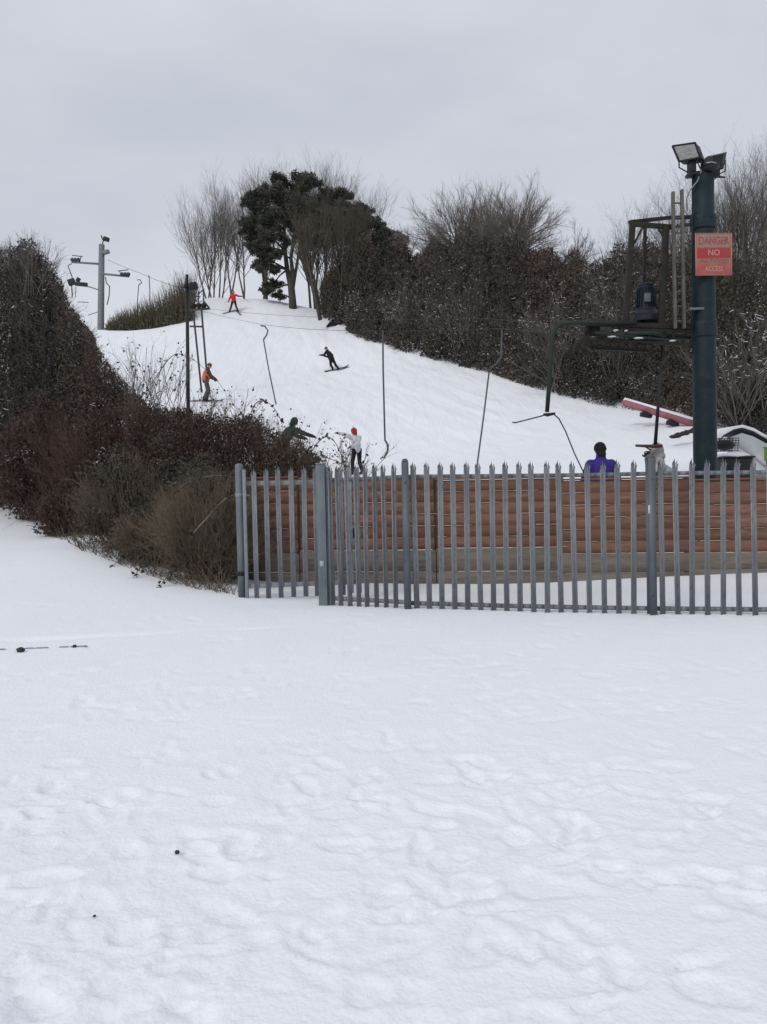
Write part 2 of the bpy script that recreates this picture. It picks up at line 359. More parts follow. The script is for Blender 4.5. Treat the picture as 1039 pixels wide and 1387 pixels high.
# ------------------------------------------------------------------ branching growth
def grow(mb, p, d, L, r, levels, rr_, tips=None):
    """levels: list of dict(nseg, wob, up, kids, spread, ratio, tmin, sides)"""
    for li, lv in enumerate(levels):
        N = len(p); k = lv['nseg']; pts = [p]; rad = [r]; dirs = [d]
        for s_ in range(k):
            d = unit(d + rr_.normal(size=(N, 3)) * lv['wob'] + np.array([0, 0, lv['up']]))
            p = p + d * (L / k)[:, None]; pts.append(p); dirs.append(d)
            rad.append(r * (1 - (s_ + 1) / k * lv.get('taper', .6)))
        for s_ in range(k): mb.segs(pts[s_], pts[s_ + 1], rad[s_], rad[s_ + 1], lv.get('sides', 3))
        PT = np.stack(pts, 1); RD = np.stack(rad, 1); DR = np.stack(dirs, 1)
        if li == len(levels) - 1:
            if tips is not None: tips.append(PT[:, 1:].reshape(-1, 3))
            break
        c = lv['kids']; t = rr_.uniform(lv['tmin'], 1, (N, c)) * k; i = np.minimum(t.astype(int), k - 1); fr = (t - i)[..., None]
        a = np.arange(N)[:, None]
        p = (PT[a, i] * (1 - fr) + PT[a, i + 1] * fr).reshape(-1, 3)
        dd = DR[a, i + 1].reshape(-1, 3)
        side = rr_.normal(size=dd.shape); side = unit(side - dd * (side * dd).sum(1, keepdims=True))
        sp = lv['spread']; d = unit(dd + side * sp * rr_.uniform(.6, 1.3, (len(dd), 1)))
        L = (L[:, None] * lv['ratio'] * rr_.uniform(.6, 1.2, (N, c)) * (1.15 - .5 * t / k)).ravel()
        r = (RD[a, i] * lv.get('rr', .6)).ravel()
        if tips is not None and li == len(levels) - 2: tips.append(p)
    return mb

def bare_tree(label, px, ytop, Z, spreadpx, m_, seed, lean=(0, 0), stems=1, density=1.0, base_spread=.3, pybase=None, trunk_frac=.3, thick=1.0, group=None, up=.12):
    rr_ = np.random.default_rng(seed)
    b = ground(px, Z); b[2] -= .1
    if pybase: b = P(px, pybase, Z)
    H = pxh(px, ytop, Z, b); wid = spreadpx * Z / F / 2
    t = thing('bare_tree', label, 'tree', b, group)
    tr_ = MB(); N = stems
    p = b + np.concatenate([rr_.normal(size=(N, 2)) * base_spread * (N > 1), np.zeros((N, 1))], 1)
    ang = np.arange(N) * 6.283 / max(N, 1) + rr_.uniform(0, 6)
    s0 = (.0 if N == 1 else wid / H * .75)
    d = unit(np.stack([np.cos(ang) * s0 + lean[0], np.sin(ang) * s0 * .7 + lean[1], np.ones(N)], 1))
    L = np.full(N, H * .62) * rr_.uniform(.85, 1.1, N); r = np.full(N, (.012 * H + .02) * thick / math.sqrt(N) * 1.3)
    # trunk
    k = 6; pts = [p]; rad = [r]; dirs = [d]
    for s_ in range(k):
        d = unit(d + rr_.normal(size=(N, 3)) * .05 + np.array([0, 0, .04])); p = p + d * (L / k)[:, None]; pts.append(p); dirs.append(d); rad.append(r * (1 - .65 * (s_ + 1) / k))
    for q_ in range(N):
        tr_ = MB(); tr_.tube([pts[s_][q_] for s_ in range(k + 1)], [float(rad[s_][q_]) for s_ in range(k + 1)], 7); tr_.build('trunk', BARK if m_ is not TWIG else m_, t)
    PT = np.stack(pts, 1); RD = np.stack(rad, 1); DR = np.stack(dirs, 1)
    c = max(6, int(16 * density)); tq = rr_.uniform(trunk_frac, 1, (N, c)) * k; i = np.minimum(tq.astype(int), k - 1); a = np.arange(N)[:, None]; fr = (tq - i)[..., None]
    p = (PT[a, i] * (1 - fr) + PT[a, i + 1] * fr).reshape(-1, 3); dd = DR[a, i].reshape(-1, 3)
    th = rr_.uniform(0, 6.283, len(p)); side = np.stack([np.cos(th), np.sin(th), np.zeros(len(p))], 1)
    sp = wid / (H * .5); d = unit(dd + side * sp * rr_.uniform(.5, 1.2, (len(p), 1)))
    L = (H * .5 * rr_.uniform(.7, 1.1, (N, c)) * (1.25 - .6 * (tq / k))).ravel(); r = (RD[a, i] * .42).ravel()
    cr = MB()
    grow(cr, p, d, L, r, [dict(nseg=4, wob=.13, up=up, kids=int(7 * density), spread=.65, ratio=.5, tmin=.25, rr=.5, taper=.7),
                          dict(nseg=3, wob=.16, up=up, kids=5, spread=.6, ratio=.55, tmin=.15, rr=.65),
                          dict(nseg=2, wob=.2, up=up, kids=1, spread=.5, ratio=.5, tmin=.2, taper=.5)], rr_)
    cr.build('crown', m_, t)
    return t

def dome_points(rr_, n, b, rx, ry, h, fill=.0):
    """points in a dome, uneven outline"""
    th = rr_.uniform(0, 6.283, n); ph = np.arcsin(rr_.uniform(-.1, 1, n)); q = rr_.uniform(fill, 1, n) ** (1 / 2.2)
    lum = 1 + .22 * vnoise(th * 1.9 + 5, ph * 3.1, int(rr_.integers(999))) * 2
    cp, sp = np.cos(ph) ** .6, np.maximum(np.sin(ph), 0) ** .75
    return np.stack([b[0] + rx * q * lum * np.cos(th) * cp, b[1] + ry * q * lum * np.sin(th) * cp, b[2] + h * np.clip(q * lum * sp, 0, 1.1)], 1)

def shrub(name, label, px, ytop, Z, wpx, seed, leafm, twigm, leaf=.07, nleaf=4000, ntw=250, snow=60, ssize=.05, cat='shrub', pybase=None, depth=.8, group=None, stick=1.0, clump=.16, up=.05, twr=.008, lh=.9):
    rr_ = np.random.default_rng(seed)
    b = ground(px, Z)
    if pybase: b = P(px, pybase, Z)
    h = pxh(px, ytop, Z, b); rx = wpx * Z / F / 2; ry = rx * depth
    t = thing(name, label, cat, b, group)
    # leaf clumps
    nc = 60; cc = dome_points(rr_, nc, b, rx * .86, ry * .86, h * lh, .15)
    cr_ = rr_.uniform(.6, 1.5, nc) * clump * (rx + h) / 2 * 1.5
    which = rr_.integers(0, nc, nleaf); o = unit(rr_.normal(size=(nleaf, 3))) * (rr_.uniform(0, 1, (nleaf, 1)) ** .45)
    C = cc[which] + o * cr_[which][:, None] * np.array([1, 1, .8])
    C[:, 2] = np.maximum(C[:, 2], b[2] + .02)
    mb = MB(); mb.leaves(C, leaf, 1.7, r=rr_); mb.build('foliage', leafm, t)
    # canes and twigs
    p = b + np.stack([rr_.uniform(-.75, .75, ntw) * rx, rr_.uniform(-.75, .75, ntw) * ry, rr_.uniform(0, .35, ntw) * h], 1)
    d = unit(np.stack([(p[:, 0] - b[0]) / rx * .6, (p[:, 1] - b[1]) / ry * .6, np.ones(ntw) * 1.0], 1) + rr_.normal(size=(ntw, 3)) * .35)
    rel = np.clip(1 - ((p[:, 0] - b[0]) / rx) ** 2, .2, 1) ** .5
    L = np.maximum(h * rel * .95 - (p[:, 2] - b[2]), h * .12) * rr_.uniform(.5, .92, ntw) * stick
    tips = []
    tb = MB(); grow(tb, p, d, L, np.full(ntw, twr * 1.6), [dict(nseg=4, wob=.16, up=up, kids=7, spread=.8, ratio=.32, tmin=.15), dict(nseg=3, wob=.22, up=up, kids=3, spread=.9, ratio=.5, tmin=.1), dict(nseg=2, wob=.2, up=up * .5, kids=1, spread=.6, ratio=.4, tmin=.1)], rr_, tips)
    tb.build('twigs', twigm, t)
    if snow:
        ns = max(3, snow // 8); top_ = cc[rr_.integers(0, nc, ns)]; rad_ = np.take(cr_, rr_.integers(0, nc, ns))[:, None]
        an = rr_.uniform(3.14, 6.28, ns); el = rr_.uniform(-.1, 1.4, ns)
        sc = top_ + rad_ * 1.0 * np.stack([np.cos(an) * np.cos(el), np.sin(an) * np.cos(el), np.sin(el) * .8], 1)
        wq = rr_.integers(0, ns, snow)
        Cs = sc[wq] + rr_.normal(size=(snow, 3)) * np.array([.2, .12, .09]) * (rx * .3 + .1)
        Cs[:, 2] = np.maximum(Cs[:, 2], b[2] + .05)
        sb = MB(); hn = snow // 2; sb.blobs(Cs[:hn], ssize, .35, rr_)
        dq = rr_.normal(size=(snow - hn, 3)) * np.array([1, .6, .42]); dq = unit(dq) * rr_.uniform(.25, 1, (snow - hn, 1)) * ssize * 7
        m1 = Cs[hn:] + dq * .5 + rr_.normal(size=dq.shape) * ssize * .7; rq = ssize * rr_.uniform(.2, .5, snow - hn)
        sb.segs(Cs[hn:], m1, rq * .6, rq); sb.segs(m1, Cs[hn:] + dq, rq, rq * .3)
        sb.build('snow_cover', SNOWB, t)['kind'] = 'stuff'
    return t

def hedge_piece(name, label, prof, Zf, depth, nleaf, leaf, leafm, ntw, twigm, seed, snow=0, ssize=.02, tw=.35, twr=.006, cat='shrub', group=None, taper=.0, rough=.16, upb=.9):
    rr_ = np.random.default_rng(seed); x0, x1 = prof[0][0], prof[-1][0]
    def sample(n, shell):
        px = rr_.uniform(x0, x1, n); Zc = np.array([Zf(a) for a in px]); yt = np.interp(px, [q[0] for q in prof], [q[1] for q in prof])
        B = np.array([P(a, 600, c) for a, c in zip(px, Zc)]); T = np.array([P(a, b, c)[2] for a, b, c in zip(px, yt, Zc)])
        g = base_h(B[:, 0], B[:, 1]); v = rr_.uniform(-1, 1, n)
        ex = np.minimum(px - x0, x1 - px) / max(taper, 1e-3); ex = np.clip(ex, 0, 1) if taper else np.ones(n); ex = np.sqrt(1 - (1 - ex) ** 2)
        Y = B[:, 1] + v * depth * (1 + .5 * vnoise(B[:, 0] * .9, v * 2, seed)); X_ = B[:, 0] + (v * depth) * B[:, 0] / B[:, 1]
        H = (T - g) * (1 - np.abs(v) ** 2.6) ** .5 * (1 + rough * (fbm(X_ * .9, Y * .9 + seed, seed, 3) * 1.6 - .12)) * ex
        gz = base_h(X_, Y)
        u = rr_.uniform(0, 1, n) ** shell
        return np.stack([X_, Y, gz + np.maximum(H, .08) * u], 1), v, H, gz, u
    c = ground((x0 + x1) / 2, Zf((x0 + x1) / 2)); t = thing(name, label, cat, c, group)
    C, v, H, gz, u = sample(nleaf, .6)
    keep = vnoise(C[:, 0] * 2.6 / leaf * .06, C[:, 2] * 2.6 / leaf * .06 + C[:, 1], seed) > -.34
    m = MB(); m.leaves(C[keep] + rr_.normal(size=(int(keep.sum()), 3)) * leaf * .5, leaf, 1.7, r=rr_); m.build('foliage', leafm, t)
    A, v, H, gz, u = sample(ntw, .35)
    A[:, 2] -= tw * .5
    d = unit(np.stack([rr_.normal(size=ntw) * .55, rr_.normal(size=ntw) * .45 + v * .5, np.full(ntw, upb)], 1))
    m = MB(); grow(m, A, d, rr_.uniform(.5, 1.25, ntw) * tw, np.full(ntw, twr), [dict(nseg=3, wob=.2, up=.05, kids=4, spread=.7, ratio=.55, tmin=.2), dict(nseg=2, wob=.2, up=.05, kids=2, spread=.7, ratio=.5, tmin=.1), dict(nseg=1, wob=.1, up=.05, kids=1, spread=.5, ratio=.5, tmin=.1)], rr_)
    m.build('twigs', twigm, t)
    if snow:
        ns = max(3, snow // 9); Sx, v, H, gz, u = sample(ns * 3, .3); Sx = Sx[(v < .15) & (vnoise(Sx[:, 0] * .55 + seed, Sx[:, 2] * .8, 5) > -.02)][:ns]; ns = max(len(Sx), 1)
        if len(Sx) == 0: return t
        w_ = rr_.integers(0, ns, snow); Cs = Sx[w_] + rr_.normal(size=(snow, 3)) * np.array([12, 4, 6]) * ssize; Cs[:, 1] -= leaf
        m = MB(); hn = snow // 2; m.blobs(Cs[:hn], ssize, .35, rr_)
        dq = unit(rr_.normal(size=(snow - hn, 3)) * np.array([1, .6, .45])) * rr_.uniform(.25, 1, (snow - hn, 1)) * ssize * 5
        m1 = Cs[hn:] + dq * .5 + rr_.normal(size=dq.shape) * ssize * .8; rq = ssize * rr_.uniform(.2, .5, snow - hn)
        m.segs(Cs[hn:], m1, rq * .6, rq); m.segs(m1, Cs[hn:] + dq, rq, rq * .3)
        m.build('snow_cover', SNOWB, t)['kind'] = 'stuff'
    return t

def dome_tree(label, px, ytop, Z, wpx, seed, m_, n1=46, k2=11, k3=6, h0=.58, group=None, thmax=1.5, lean=0):
    rr_ = np.random.default_rng(seed); b = ground(px, Z); b[2] -= .1; H = pxh(px, ytop, Z, b); a = wpx * Z / F / 2
    t = thing('bare_tree', label, 'tree', b, group); m = MB(); top = b + (lean * a * .3, 0, h0 * H)
    m.tube([b, (b + top) / 2 + (.05, 0, 0), top], [.16, .13, .1], 8); m.build('trunk', BARK, t)
    th = thmax * rr_.uniform(0, 1, n1) ** .6; ph = rr_.uniform(0, 6.283, n1)
    hh = H * (1 - h0); L = 1 / np.sqrt((np.sin(th) / (a * 1.22)) ** 2 + (np.cos(th) / hh) ** 2) * .86 * rr_.uniform(.75, 1.05, n1)
    d = np.stack([np.sin(th) * np.cos(ph) + lean * .3, np.sin(th) * np.sin(ph) * .8, np.cos(th)], 1); d = unit(d)
    p = np.repeat(top[None], n1, 0) - np.array([0, 0, 1]) * rr_.uniform(0, h0 * H * .3, (n1, 1))
    c = MB(); grow(c, p, d, L, np.full(n1, .03), [dict(nseg=6, wob=.12, up=.03, kids=k2, spread=.5, ratio=.4, tmin=.22, rr=.5, taper=.75, sides=4),
        dict(nseg=3, wob=.12, up=.06, kids=k3, spread=.5, ratio=.55, tmin=.15, rr=.6), dict(nseg=2, wob=.15, up=.08, kids=1, spread=.5, ratio=.5, tmin=.2, taper=.5)], rr_)
    c.build('crown', m_, t); return t

def dome_bush(label, px, ytop, Z, wpx, seed):
    rr_ = np.random.default_rng(seed); b = ground(px, Z); H = pxh(px, ytop, Z, b); a = wpx * Z / F / 2
    t = thing('bare_bush', label, 'bush', b, 'bare bushes on the right bank'); n = 34
    d = unit(np.stack([rr_.normal(size=n) * .5, rr_.normal(size=n) * .35 - .25, np.ones(n)], 1)); p = b + np.stack([rr_.uniform(-.5, .5, n) * a, rr_.uniform(-.4, .4, n), rr_.uniform(0, .2, n) * H], 1)
    tips = []; m = MB(); grow(m, p, d, rr_.uniform(.6, .85, n) * H, np.full(n, .022), [dict(nseg=5, wob=.12, up=.03, kids=7, spread=.6, ratio=.4, tmin=.25), dict(nseg=3, wob=.15, up=.03, kids=4, spread=.6, ratio=.5, tmin=.2), dict(nseg=2, wob=.1, up=.05, kids=1, spread=.5, ratio=.5, tmin=.2)], rr_, tips)
    m.build('stems', TWIG, t)
    T = np.concatenate(tips); T = T[rr_.integers(0, len(T), 230)]; dq = unit(rr_.normal(size=T.shape) * np.array([1, .5, .5])) * rr_.uniform(.04, .16, (len(T), 1))
    m = MB(); m.segs(T + (0, 0, .02), T + dq + (0, 0, .02), np.full(len(T), .0085), np.full(len(T), .005)); m.build('snow_cover', SNOWB, t)['kind'] = 'stuff'
    return t

# ------------------------------------------------------------------ palisade fence
def pale_mesh(h):
    """W section steel pale with a triple pointed splayed top; origin at its foot, faces -Y"""
    xs_ = [-.034, -.021, -.008, .008, .021, .034]; yo = [0, -.008, .003, .003, -.008, 0]
    m = MB(); th = .003
    def strip(xa, ya, xb, yb, z0, z1a, z1b):
        V = [[xa, ya, z0], [xb, yb, z0], [xb, yb, z1b], [xa, ya, z1a]]
        V += [[v[0], v[1] + th, v[2]] for v in V]
        m.add(V, np.array([[0, 1, 2, 3], [5, 4, 7, 6], [0, 4, 5, 1], [1, 5, 6, 2], [2, 6, 7, 3], [3, 7, 4, 0]]))
    zt = h - .11
    for i in range(5): strip(xs_[i], yo[i], xs_[i + 1], yo[i + 1], 0, zt, zt)
    def prong(pts, tip, dy):
        n = len(pts); V = [list(p) for p in pts] + [tip]
        V2 = [[v[0], v[1] + th, v[2]] for v in V]
        k = len(V); m.add(V + V2, [list(range(k)), list(range(k, 2 * k))[::-1]] + [[i, (i + 1) % k, k + (i + 1) % k, k + i] for i in range(k)])
    zc = zt
    prong([(-.034, 0, zc), (-.012, -.004, zc), (-.0135, -.008, zc + .062), (-.038, -.010, zc + .04)], (-.022, -.010, h - .024), 0)
    prong([(.012, -.004, zc), (.034, 0, zc), (.038, -.010, zc + .04), (.0135, -.008, zc + .062)], (.022, -.010, h - .024), 0)
    prong([(-.013, .0035, zc), (.013, .0035, zc), (.013, .004, zc + .06)], (0, .004, h), 0) if False else prong([(-.013, .0035, zc), (.013, .0035, zc), (.014, .004, zc + .055), (-.014, .004, zc + .055)][:3] + [(-.014, .004, zc + .055)], (0, .004, h), 0)
    return m.mesh('pale', np.zeros(3))

def interp(x, tab):
    a = [q[0] for q in tab]
    return [float(np.interp(x, a, [q[i] for q in tab])) for i in range(1, len(tab[0]))]
# px -> (foot y, top y, distance)
FT = [(437, 819, 631, 9.5), (551, 825, 625, 9.1), (690, 829, 624, 8.93), (790, 831, 623, 8.8), (885, 832.5, 621, 8.62), (1039, 834, 619, 8.35), (1200, 836, 615, 8.05)]
FN = thing('palisade_fence', 'grey galvanised steel palisade fence with splayed triple pointed pales standing in the snow', 'fence', P(551, 825, 9.1))
def put_pale(px, tab, parent, proto, ref_h, yaw=None, jitter=.004, mat_=GALV):
    yb, yt, Z = interp(px, tab); a = P(px, yb, Z); dz = P(px - 4.2, yt, Z)[2] - a[2]
    o = bpy.data.objects.new('pale', proto); COL.objects.link(o); o.parent = parent
    o.location = Vector(a - OFF[parent.name]); o.scale = (.93, 1, dz / ref_h * random.uniform(.995, 1.004)); o.rotation_euler = (random.uniform(-.008, .008), random.uniform(-.009, .009), (yaw or 0) + random.uniform(-.05, .05))
    return o
PM = pale_mesh(1.7); PM.materials.append(GALV)
pp = [451.5, 462.5, 475, 487, 498, 511, 524, 537]
pp += [565.5, 582.5, 599.5, 617, 634.3, 651.8, 669.3, 687.3, 705.3, 723.8, 742.3, 760.8, 780, 799.3, 819.5, 839.2, 859.2]
pp += [898.5, 919, 938.3, 959.2, 980.5, 1002, 1024, 1046, 1068, 1091, 1114, 1137, 1160]
for x in pp: put_pale(x - 0.5, FT, FN, PM, 1.7, yaw=(.55 if x < 545 else .14))
def fline(yoff0, yoff1, x0, x1, up=True, tab=FT):
    pts = []
    for x in np.linspace(x0, x1, 24):
        yb, yt, Z = interp(x, tab); pts.append(P(x, (yb + yoff0) if not up else (yt + yoff1), Z + .03))
    return pts
def angle_rail(pts, name, parent):
    m = MB()
    for a, b in zip(pts[:-1], pts[1:]):
        m.beam(a, b, .006, .045); m.beam(np.array(a) + (0, .022, .02), np.array(b) + (0, .022, .02), .04, .005)
    return m.build(name, GALV, parent)
for (x0, x1) in ((441, 549), (553, 879), (884, 1165)):
    angle_rail(fline(0, 20.5, x0, x1), 'rail', FN)
    angle_rail(fline(-9 if x0 < 500 else -8, 0, x0, x1, up=False), 'rail', FN)
def ipost(px, yb, yt, Z, parent, w=.075, dpt=.09, nm='post'):
    a = P(px, yb + 4, Z); b = P(px - .022 * (yb - yt), yt, Z)
    m = MB(); v = b - a; h = v[2]
    for (cx, cy, sx, sy) in ((0, -dpt / 2, w, .008), (0, dpt / 2, w, .008), (0, 0, .008, dpt - .008)):
        m.box(a + np.array([cx, cy, h / 2]), (sx, sy, h))
    # rounded head
    m.box(a + np.array([0, 0, h + .012]), (w * .86, dpt * .9, .022)); m.box(a + np.array([0, 0, h + .03]), (w * .6, dpt * .8, .013))
    # bolts
    for zz in (.22, h - .22): m.tube([a + np.array([0, -dpt / 2 - .016, zz]), a + np.array([0, -dpt / 2, zz])], .012, 6)
    return m.build(nm, GALVP, parent)
ipost(552.5, 824, 626, 9.07, FN, w=.078); ipost(883.5, 833, 620, 8.6, FN, w=.078)
# sticker on the post
a = P(879.5, 690, 8.52); m = MB(); m.box(a, (.02, .002, .09)); m.build('sticker', mat('pale_sticker', (.5, .55, .6), .6), FN)

# gate posts
gp = thing('gate_post', 'thick square grey steel post with a capped top between gate and fence', 'post', P(437, 819, 9.5))
a = P(438.5, 823, 9.5); h = P(437, 629, 9.5)[2] - a[2]
m = MB(); m.box(a + (0, 0, h / 2), (.105, .105, h)); m.build('shaft', GALVD, gp, bevel=.008)
m = MB(); m.box(a + (0, 0, h + .006), (.115, .115, .012)); m.build('cap', GALV, gp, bevel=.003)
m = MB(); m.box(a + (.083, .02, h * .5 - .01), (.06, .06, h * .97)); m.build('side_angle', GALV, gp, bevel=.003)
m = MB(); m.box(a + (-.005, -.056, h * .31), (.05, .008, .07)); m.build('notice_plate', mat('pale_plate', (.35, .4, .42), .5), gp)
hp = thing('gate_post', 'round topped grey hinge post at the left end beside the brambles', 'post', P(327, 808, 10.05))
a = P(328.5, 812, 10.05); h = P(326, 628, 10.05)[2] - a[2]
m = MB(); m.tube([a, a + (0, 0, h - .03), a + (0, 0, h - .01), a + (0, 0, h)], [.052, .052, .045, .02], 14); m.build('shaft', GALVD, hp, smooth=False)
for zz in (.3, 1.28):
    m = MB(); m.tube([a + (0, 0, zz), a + (0, 0, zz + .05)], .06, 12); m.tube([a + (.03, -.03, zz + .02), a + (.13, -.02, zz + .02)], .013, 8); m.build('hinge', RUSTY if zz < 1 else GALV, hp)

# gate leaf
GT = [(335, 812, 633, 10.0), (410, 808, 630, 10.1), (490, 805, 629, 10.2)]
GA = thing('steel_gate', 'grey palisade gate leaf with lock box, standing shut behind the square post', 'gate', P(335, 812, 10.0))
for x in (348, 364, 381, 398, 414.5, 430, 449, 465): put_pale(x, GT, GA, PM, 1.7, yaw=-.1)
m = MB()
aL, aR = P(335, 813, 10.0), P(485, 800, 10.2)
tL, tR = P(334, 655, 10.03), P(484, 652, 10.23); bL, bR = P(336, 794, 10.03), P(485, 788, 10.23)
for nm, (q0, q1) in (('rail', (tL, tR)), ('rail', (bL, bR))):
    mm = MB(); mm.beam(q0, q1, .05, .055); mm.build(nm, GALV, GA, bevel=.004)
for (px, Z, yb, yt, w) in ((335, 9.99, 812, 636, .04), (476.5, 10.18, 803, 633, .055), (488, 10.2, 803, 633, .04)):
    q = P(px, yb, Z); hh = P(px, yt, Z)[2] - q[2]; mm = MB(); mm.box(q + (0, 0, hh / 2), (w, .05, hh)); mm.build('stile', GALV, GA, bevel=.004)
q = P(475, 725, 10.1); m = MB(); m.box(q + (0, 0, 0), (.11, .07, .24)); m.build('lock_box', GALV, GA, bevel=.006)
q = P(481, 722, 10.05); m = MB(); m.box(q, (.05, .03, .12)); m.build('lock_plate', RUSTY, GA)

# ------------------------------------------------------------------ wooden fence
WT = [(330, 786, 646, 12.1), (405, 788, 646, 11.9), (590, 792, 646.5, 11.5), (760, 792, 646.5, 11.25), (933, 783, 647, 11.1), (1100, 777, 647, 11.0), (1280, 775, 646, 10.9)]
BP = [326, 405, 590, 760, 935, 1110, 1285]
GB = [750, 745, 741.5, 749, 747.5, 747]
WF = thing('wooden_fence', 'low fence of red brown lap boards above grey weathered gravel boards behind the steel pales', 'fence', P(690, 792, 11.3))
rw = random.Random(11)
for k in range(len(BP) - 1):
    x0, x1 = BP[k], BP[k + 1]; xm = (x0 + x1) / 2
    _, yt, Z = interp(xm, WT); yb = interp(xm, WT)[0]
    A = P(x0 + 2, 700, interp(x0, WT)[2]); B = P(x1 - 2, 700, interp(x1, WT)[2]); A[2] = B[2] = 0
    mid = (A + B) / 2; L = np.linalg.norm(B - A); ang = math.atan2(B[1] - A[1], B[0] - A[0]); M = Matrix.Rotation(ang, 4, 'Z'); nrm = np.array([math.sin(ang), -math.cos(ang), 0])
    zt = P(xm, yt, Z)[2]; zg = P(xm, GB[k], Z)[2]; zb = P(xm, yb, Z)[2] - .15
    up = MB(); n = 6; bh = (zt - .03 - zg) / n; sn = MB()
    for i in range(n):
        zc = zt - .03 - bh * (i + .5)
        Mi = M @ Matrix.Rotation(R(-.7 + rw.uniform(-.3, .3)), 4, 'X') @ Matrix.Rotation(rw.uniform(-.003, .003), 4, 'Y')
        up.box(mid + np.array([0, 0, zc]), (L, .014, bh - .0015), Mi)
        # snow caught along the lap
        if i < n:
            t = -.5
            while t < .5:
                ln = rw.uniform(.04, .3) ; 
                if rw.random() < .64:
                    c = mid + np.array([math.cos(ang), math.sin(ang), 0]) * L * (t + ln / 2)
                    if abs(t + ln / 2) < .48: sn.box(c + nrm * .013 + np.array([0, 0, zc - bh / 2 + .0]), (L * ln * .98, .012, rw.uniform(.005, .009)), M)
                t += ln + rw.uniform(0, .12)
    up.build('board_panel', WRED, WF); bk = MB(); bk.box(mid - nrm * .02 + np.array([0, 0, (zt + zg) / 2]), (L, .012, zt - zg - .06), M); bk.build('backing', WPOST, WF)
    cp = MB(); cp.box(mid + nrm * .004 + np.array([0, 0, zt - .012]), (L + .02, .05, .025), M); cp.build('capping_rail', WRED, WF)
    lo_ = MB(); hh = (zg - zb) / 2
    for i in range(2):
        lo_.box(mid + nrm * (.012 + .004 * i) + np.array([0, 0, zg - hh * (i + .5) - .002]), (L + .03, .024, hh - .006), M)
    lo_.build('gravel_board', WGREY, WF)
    sn.box(mid + nrm * .02 + np.array([L * rw.uniform(-.1, .1), 0, zg - hh * .98]), (L * rw.uniform(.3, .7), .014, .008), M)
    sl_ = sn.build('snow_line', mat('old_snow_on_laps', (.62, .5, .43), .9, var=(.45, .32, .26), vscale=14), WF); sl_['kind'] = 'stuff'
    q = P(x1, 700, interp(x1, WT)[2] - .02); zt2 = zt - .02
    ps = MB(); ps.box((q[0], q[1] + (.05 if k == 2 else .1), (zt2 + zb) / 2), (.09, .07, zt2 - zb)); ps.build('post', WPOST, WF, bevel=.004)

# ------------------------------------------------------------------ drive station with green pole
ZP = 13.0
pb = ground(955, ZP); pt_ = P(948, 240, ZP)
GP = thing('green_steel_pole', 'thick dark green round pole carrying floodlights and a red danger sign', 'pole', pb)
pc = lambda py: np.array([pb[0] + (pt_[0] - pb[0]) * (P(950, py, ZP)[2] - pb[2]) / (pt_[2] - pb[2]), pb[1], P(950, py, ZP)[2]])
m = MB(); m.tube([pb - (0, 0, .2), pc(620), pc(440), pc(300), pc(243)], [.185, .183, .178, .17, .165], 26); m.build('shaft', GREEN, GP, smooth=True)
for (y0, y1, r_) in ((297, 314, .2), (438, 458, .2)):
    m = MB(); m.tube([pc(y0), pc(y1)], r_, 26); m.build('collar', GREEN, GP, bevel=.004)
for py_ in (301, 443):
    c = pc(py_)
    for k in range(10):
        an = k * .628; m = MB(); m.ellipsoid(c + (math.cos(an) * .2, math.sin(an) * .2, 0), (.014, .014, .014), 6, 4); 
        if math.sin(an) < .2: m.build('bolt', RUSTY, GP)
m = MB(); c = pc(243); m.box(c + (-.02, 0, .03), (.46, .2, .05)); m.box(c + (-.2, -.05, .13), (.1, .14, .16)); m.box(c + (.18, -.02, .03), (.13, .12, .1)); m.tube([c, c + (0, 0, .28)], .03, 8); m.build('lamp_bracket', BLACK, GP, bevel=.005)
m = MB(); m.tube([P(946, 222, ZP - .15), P(950, 232, ZP - .22), P(945, 245, ZP - .25), P(936, 256, ZP - .22), P(930, 268, ZP - .1), P(931, 285, ZP - .15)], .011, 7); m.build('wire', mat('grey_wire', (.2, .22, .24), .6), GP, smooth=True)
m = MB(); m.tube([P(938, 480, ZP - .18), P(938, 240, ZP - .17)], .012, 6); m.build('conduit', GREEN, GP)
m = MB(); m.box(pc(422) + (-.16, -.14, 0), (.26, .05, .035)); m.build('bracket', mat('pale_green_bracket', (.12, .16, .15), .6), GP, bevel=.004)

def floodlight(label, corners, back, Z, glassm=GLASS, group='floodlights on the green pole'):
    """corners: four view points of the glass (tl, tr, br, bl), back: offset of the housing behind it"""
    c4 = [P(x, y, z) for x, y, z in corners]; ctr = sum(c4) / 4; back = np.array(back, float)
    t = thing('floodlight', label, 'floodlight', ctr + back * .7 - (0, 0, .15), group)
    bk = [ctr + back + (q - ctr) * .5 for q in c4]; mid = [ctr + back * .45 + (q - ctr) * .98 for q in c4]
    m = MB(); m.add(np.array(c4 + mid + bk), np.array([[i, (i + 1) % 4, 4 + (i + 1) % 4, 4 + i] for i in range(4)] + [[4 + i, 4 + (i + 1) % 4, 8 + (i + 1) % 4, 8 + i] for i in range(4)] + [[11, 10, 9, 8]])); m.build('housing', BLACK, t, bevel=.004)
    nf = -unit(back) * .006
    m = MB(); m.add(np.array([ctr + (q - ctr) * .88 + nf for q in c4]), np.array([[0, 1, 2, 3]])); m.build('glass', glassm, t)
    fr = MB()
    for i in range(4): fr.beam(c4[i] + nf, c4[(i + 1) % 4] + nf, .022, .022)
    fr.build('frame', BLACK, t)
    br = MB(); a = (c4[3] + c4[0]) / 2 + back * .3; b = (c4[1] + c4[2]) / 2 + back * .3
    foot = ctr + back * .5 + np.array([.04, 0, -.27])
    br.tube([a, a + np.array([.0, 0, -.18]), foot + (-.1, 0, 0), foot + (.1, 0, 0), b + np.array([0, 0, -.18]), b], .012, 6); br.build('bracket', BLACK, t)
    return t
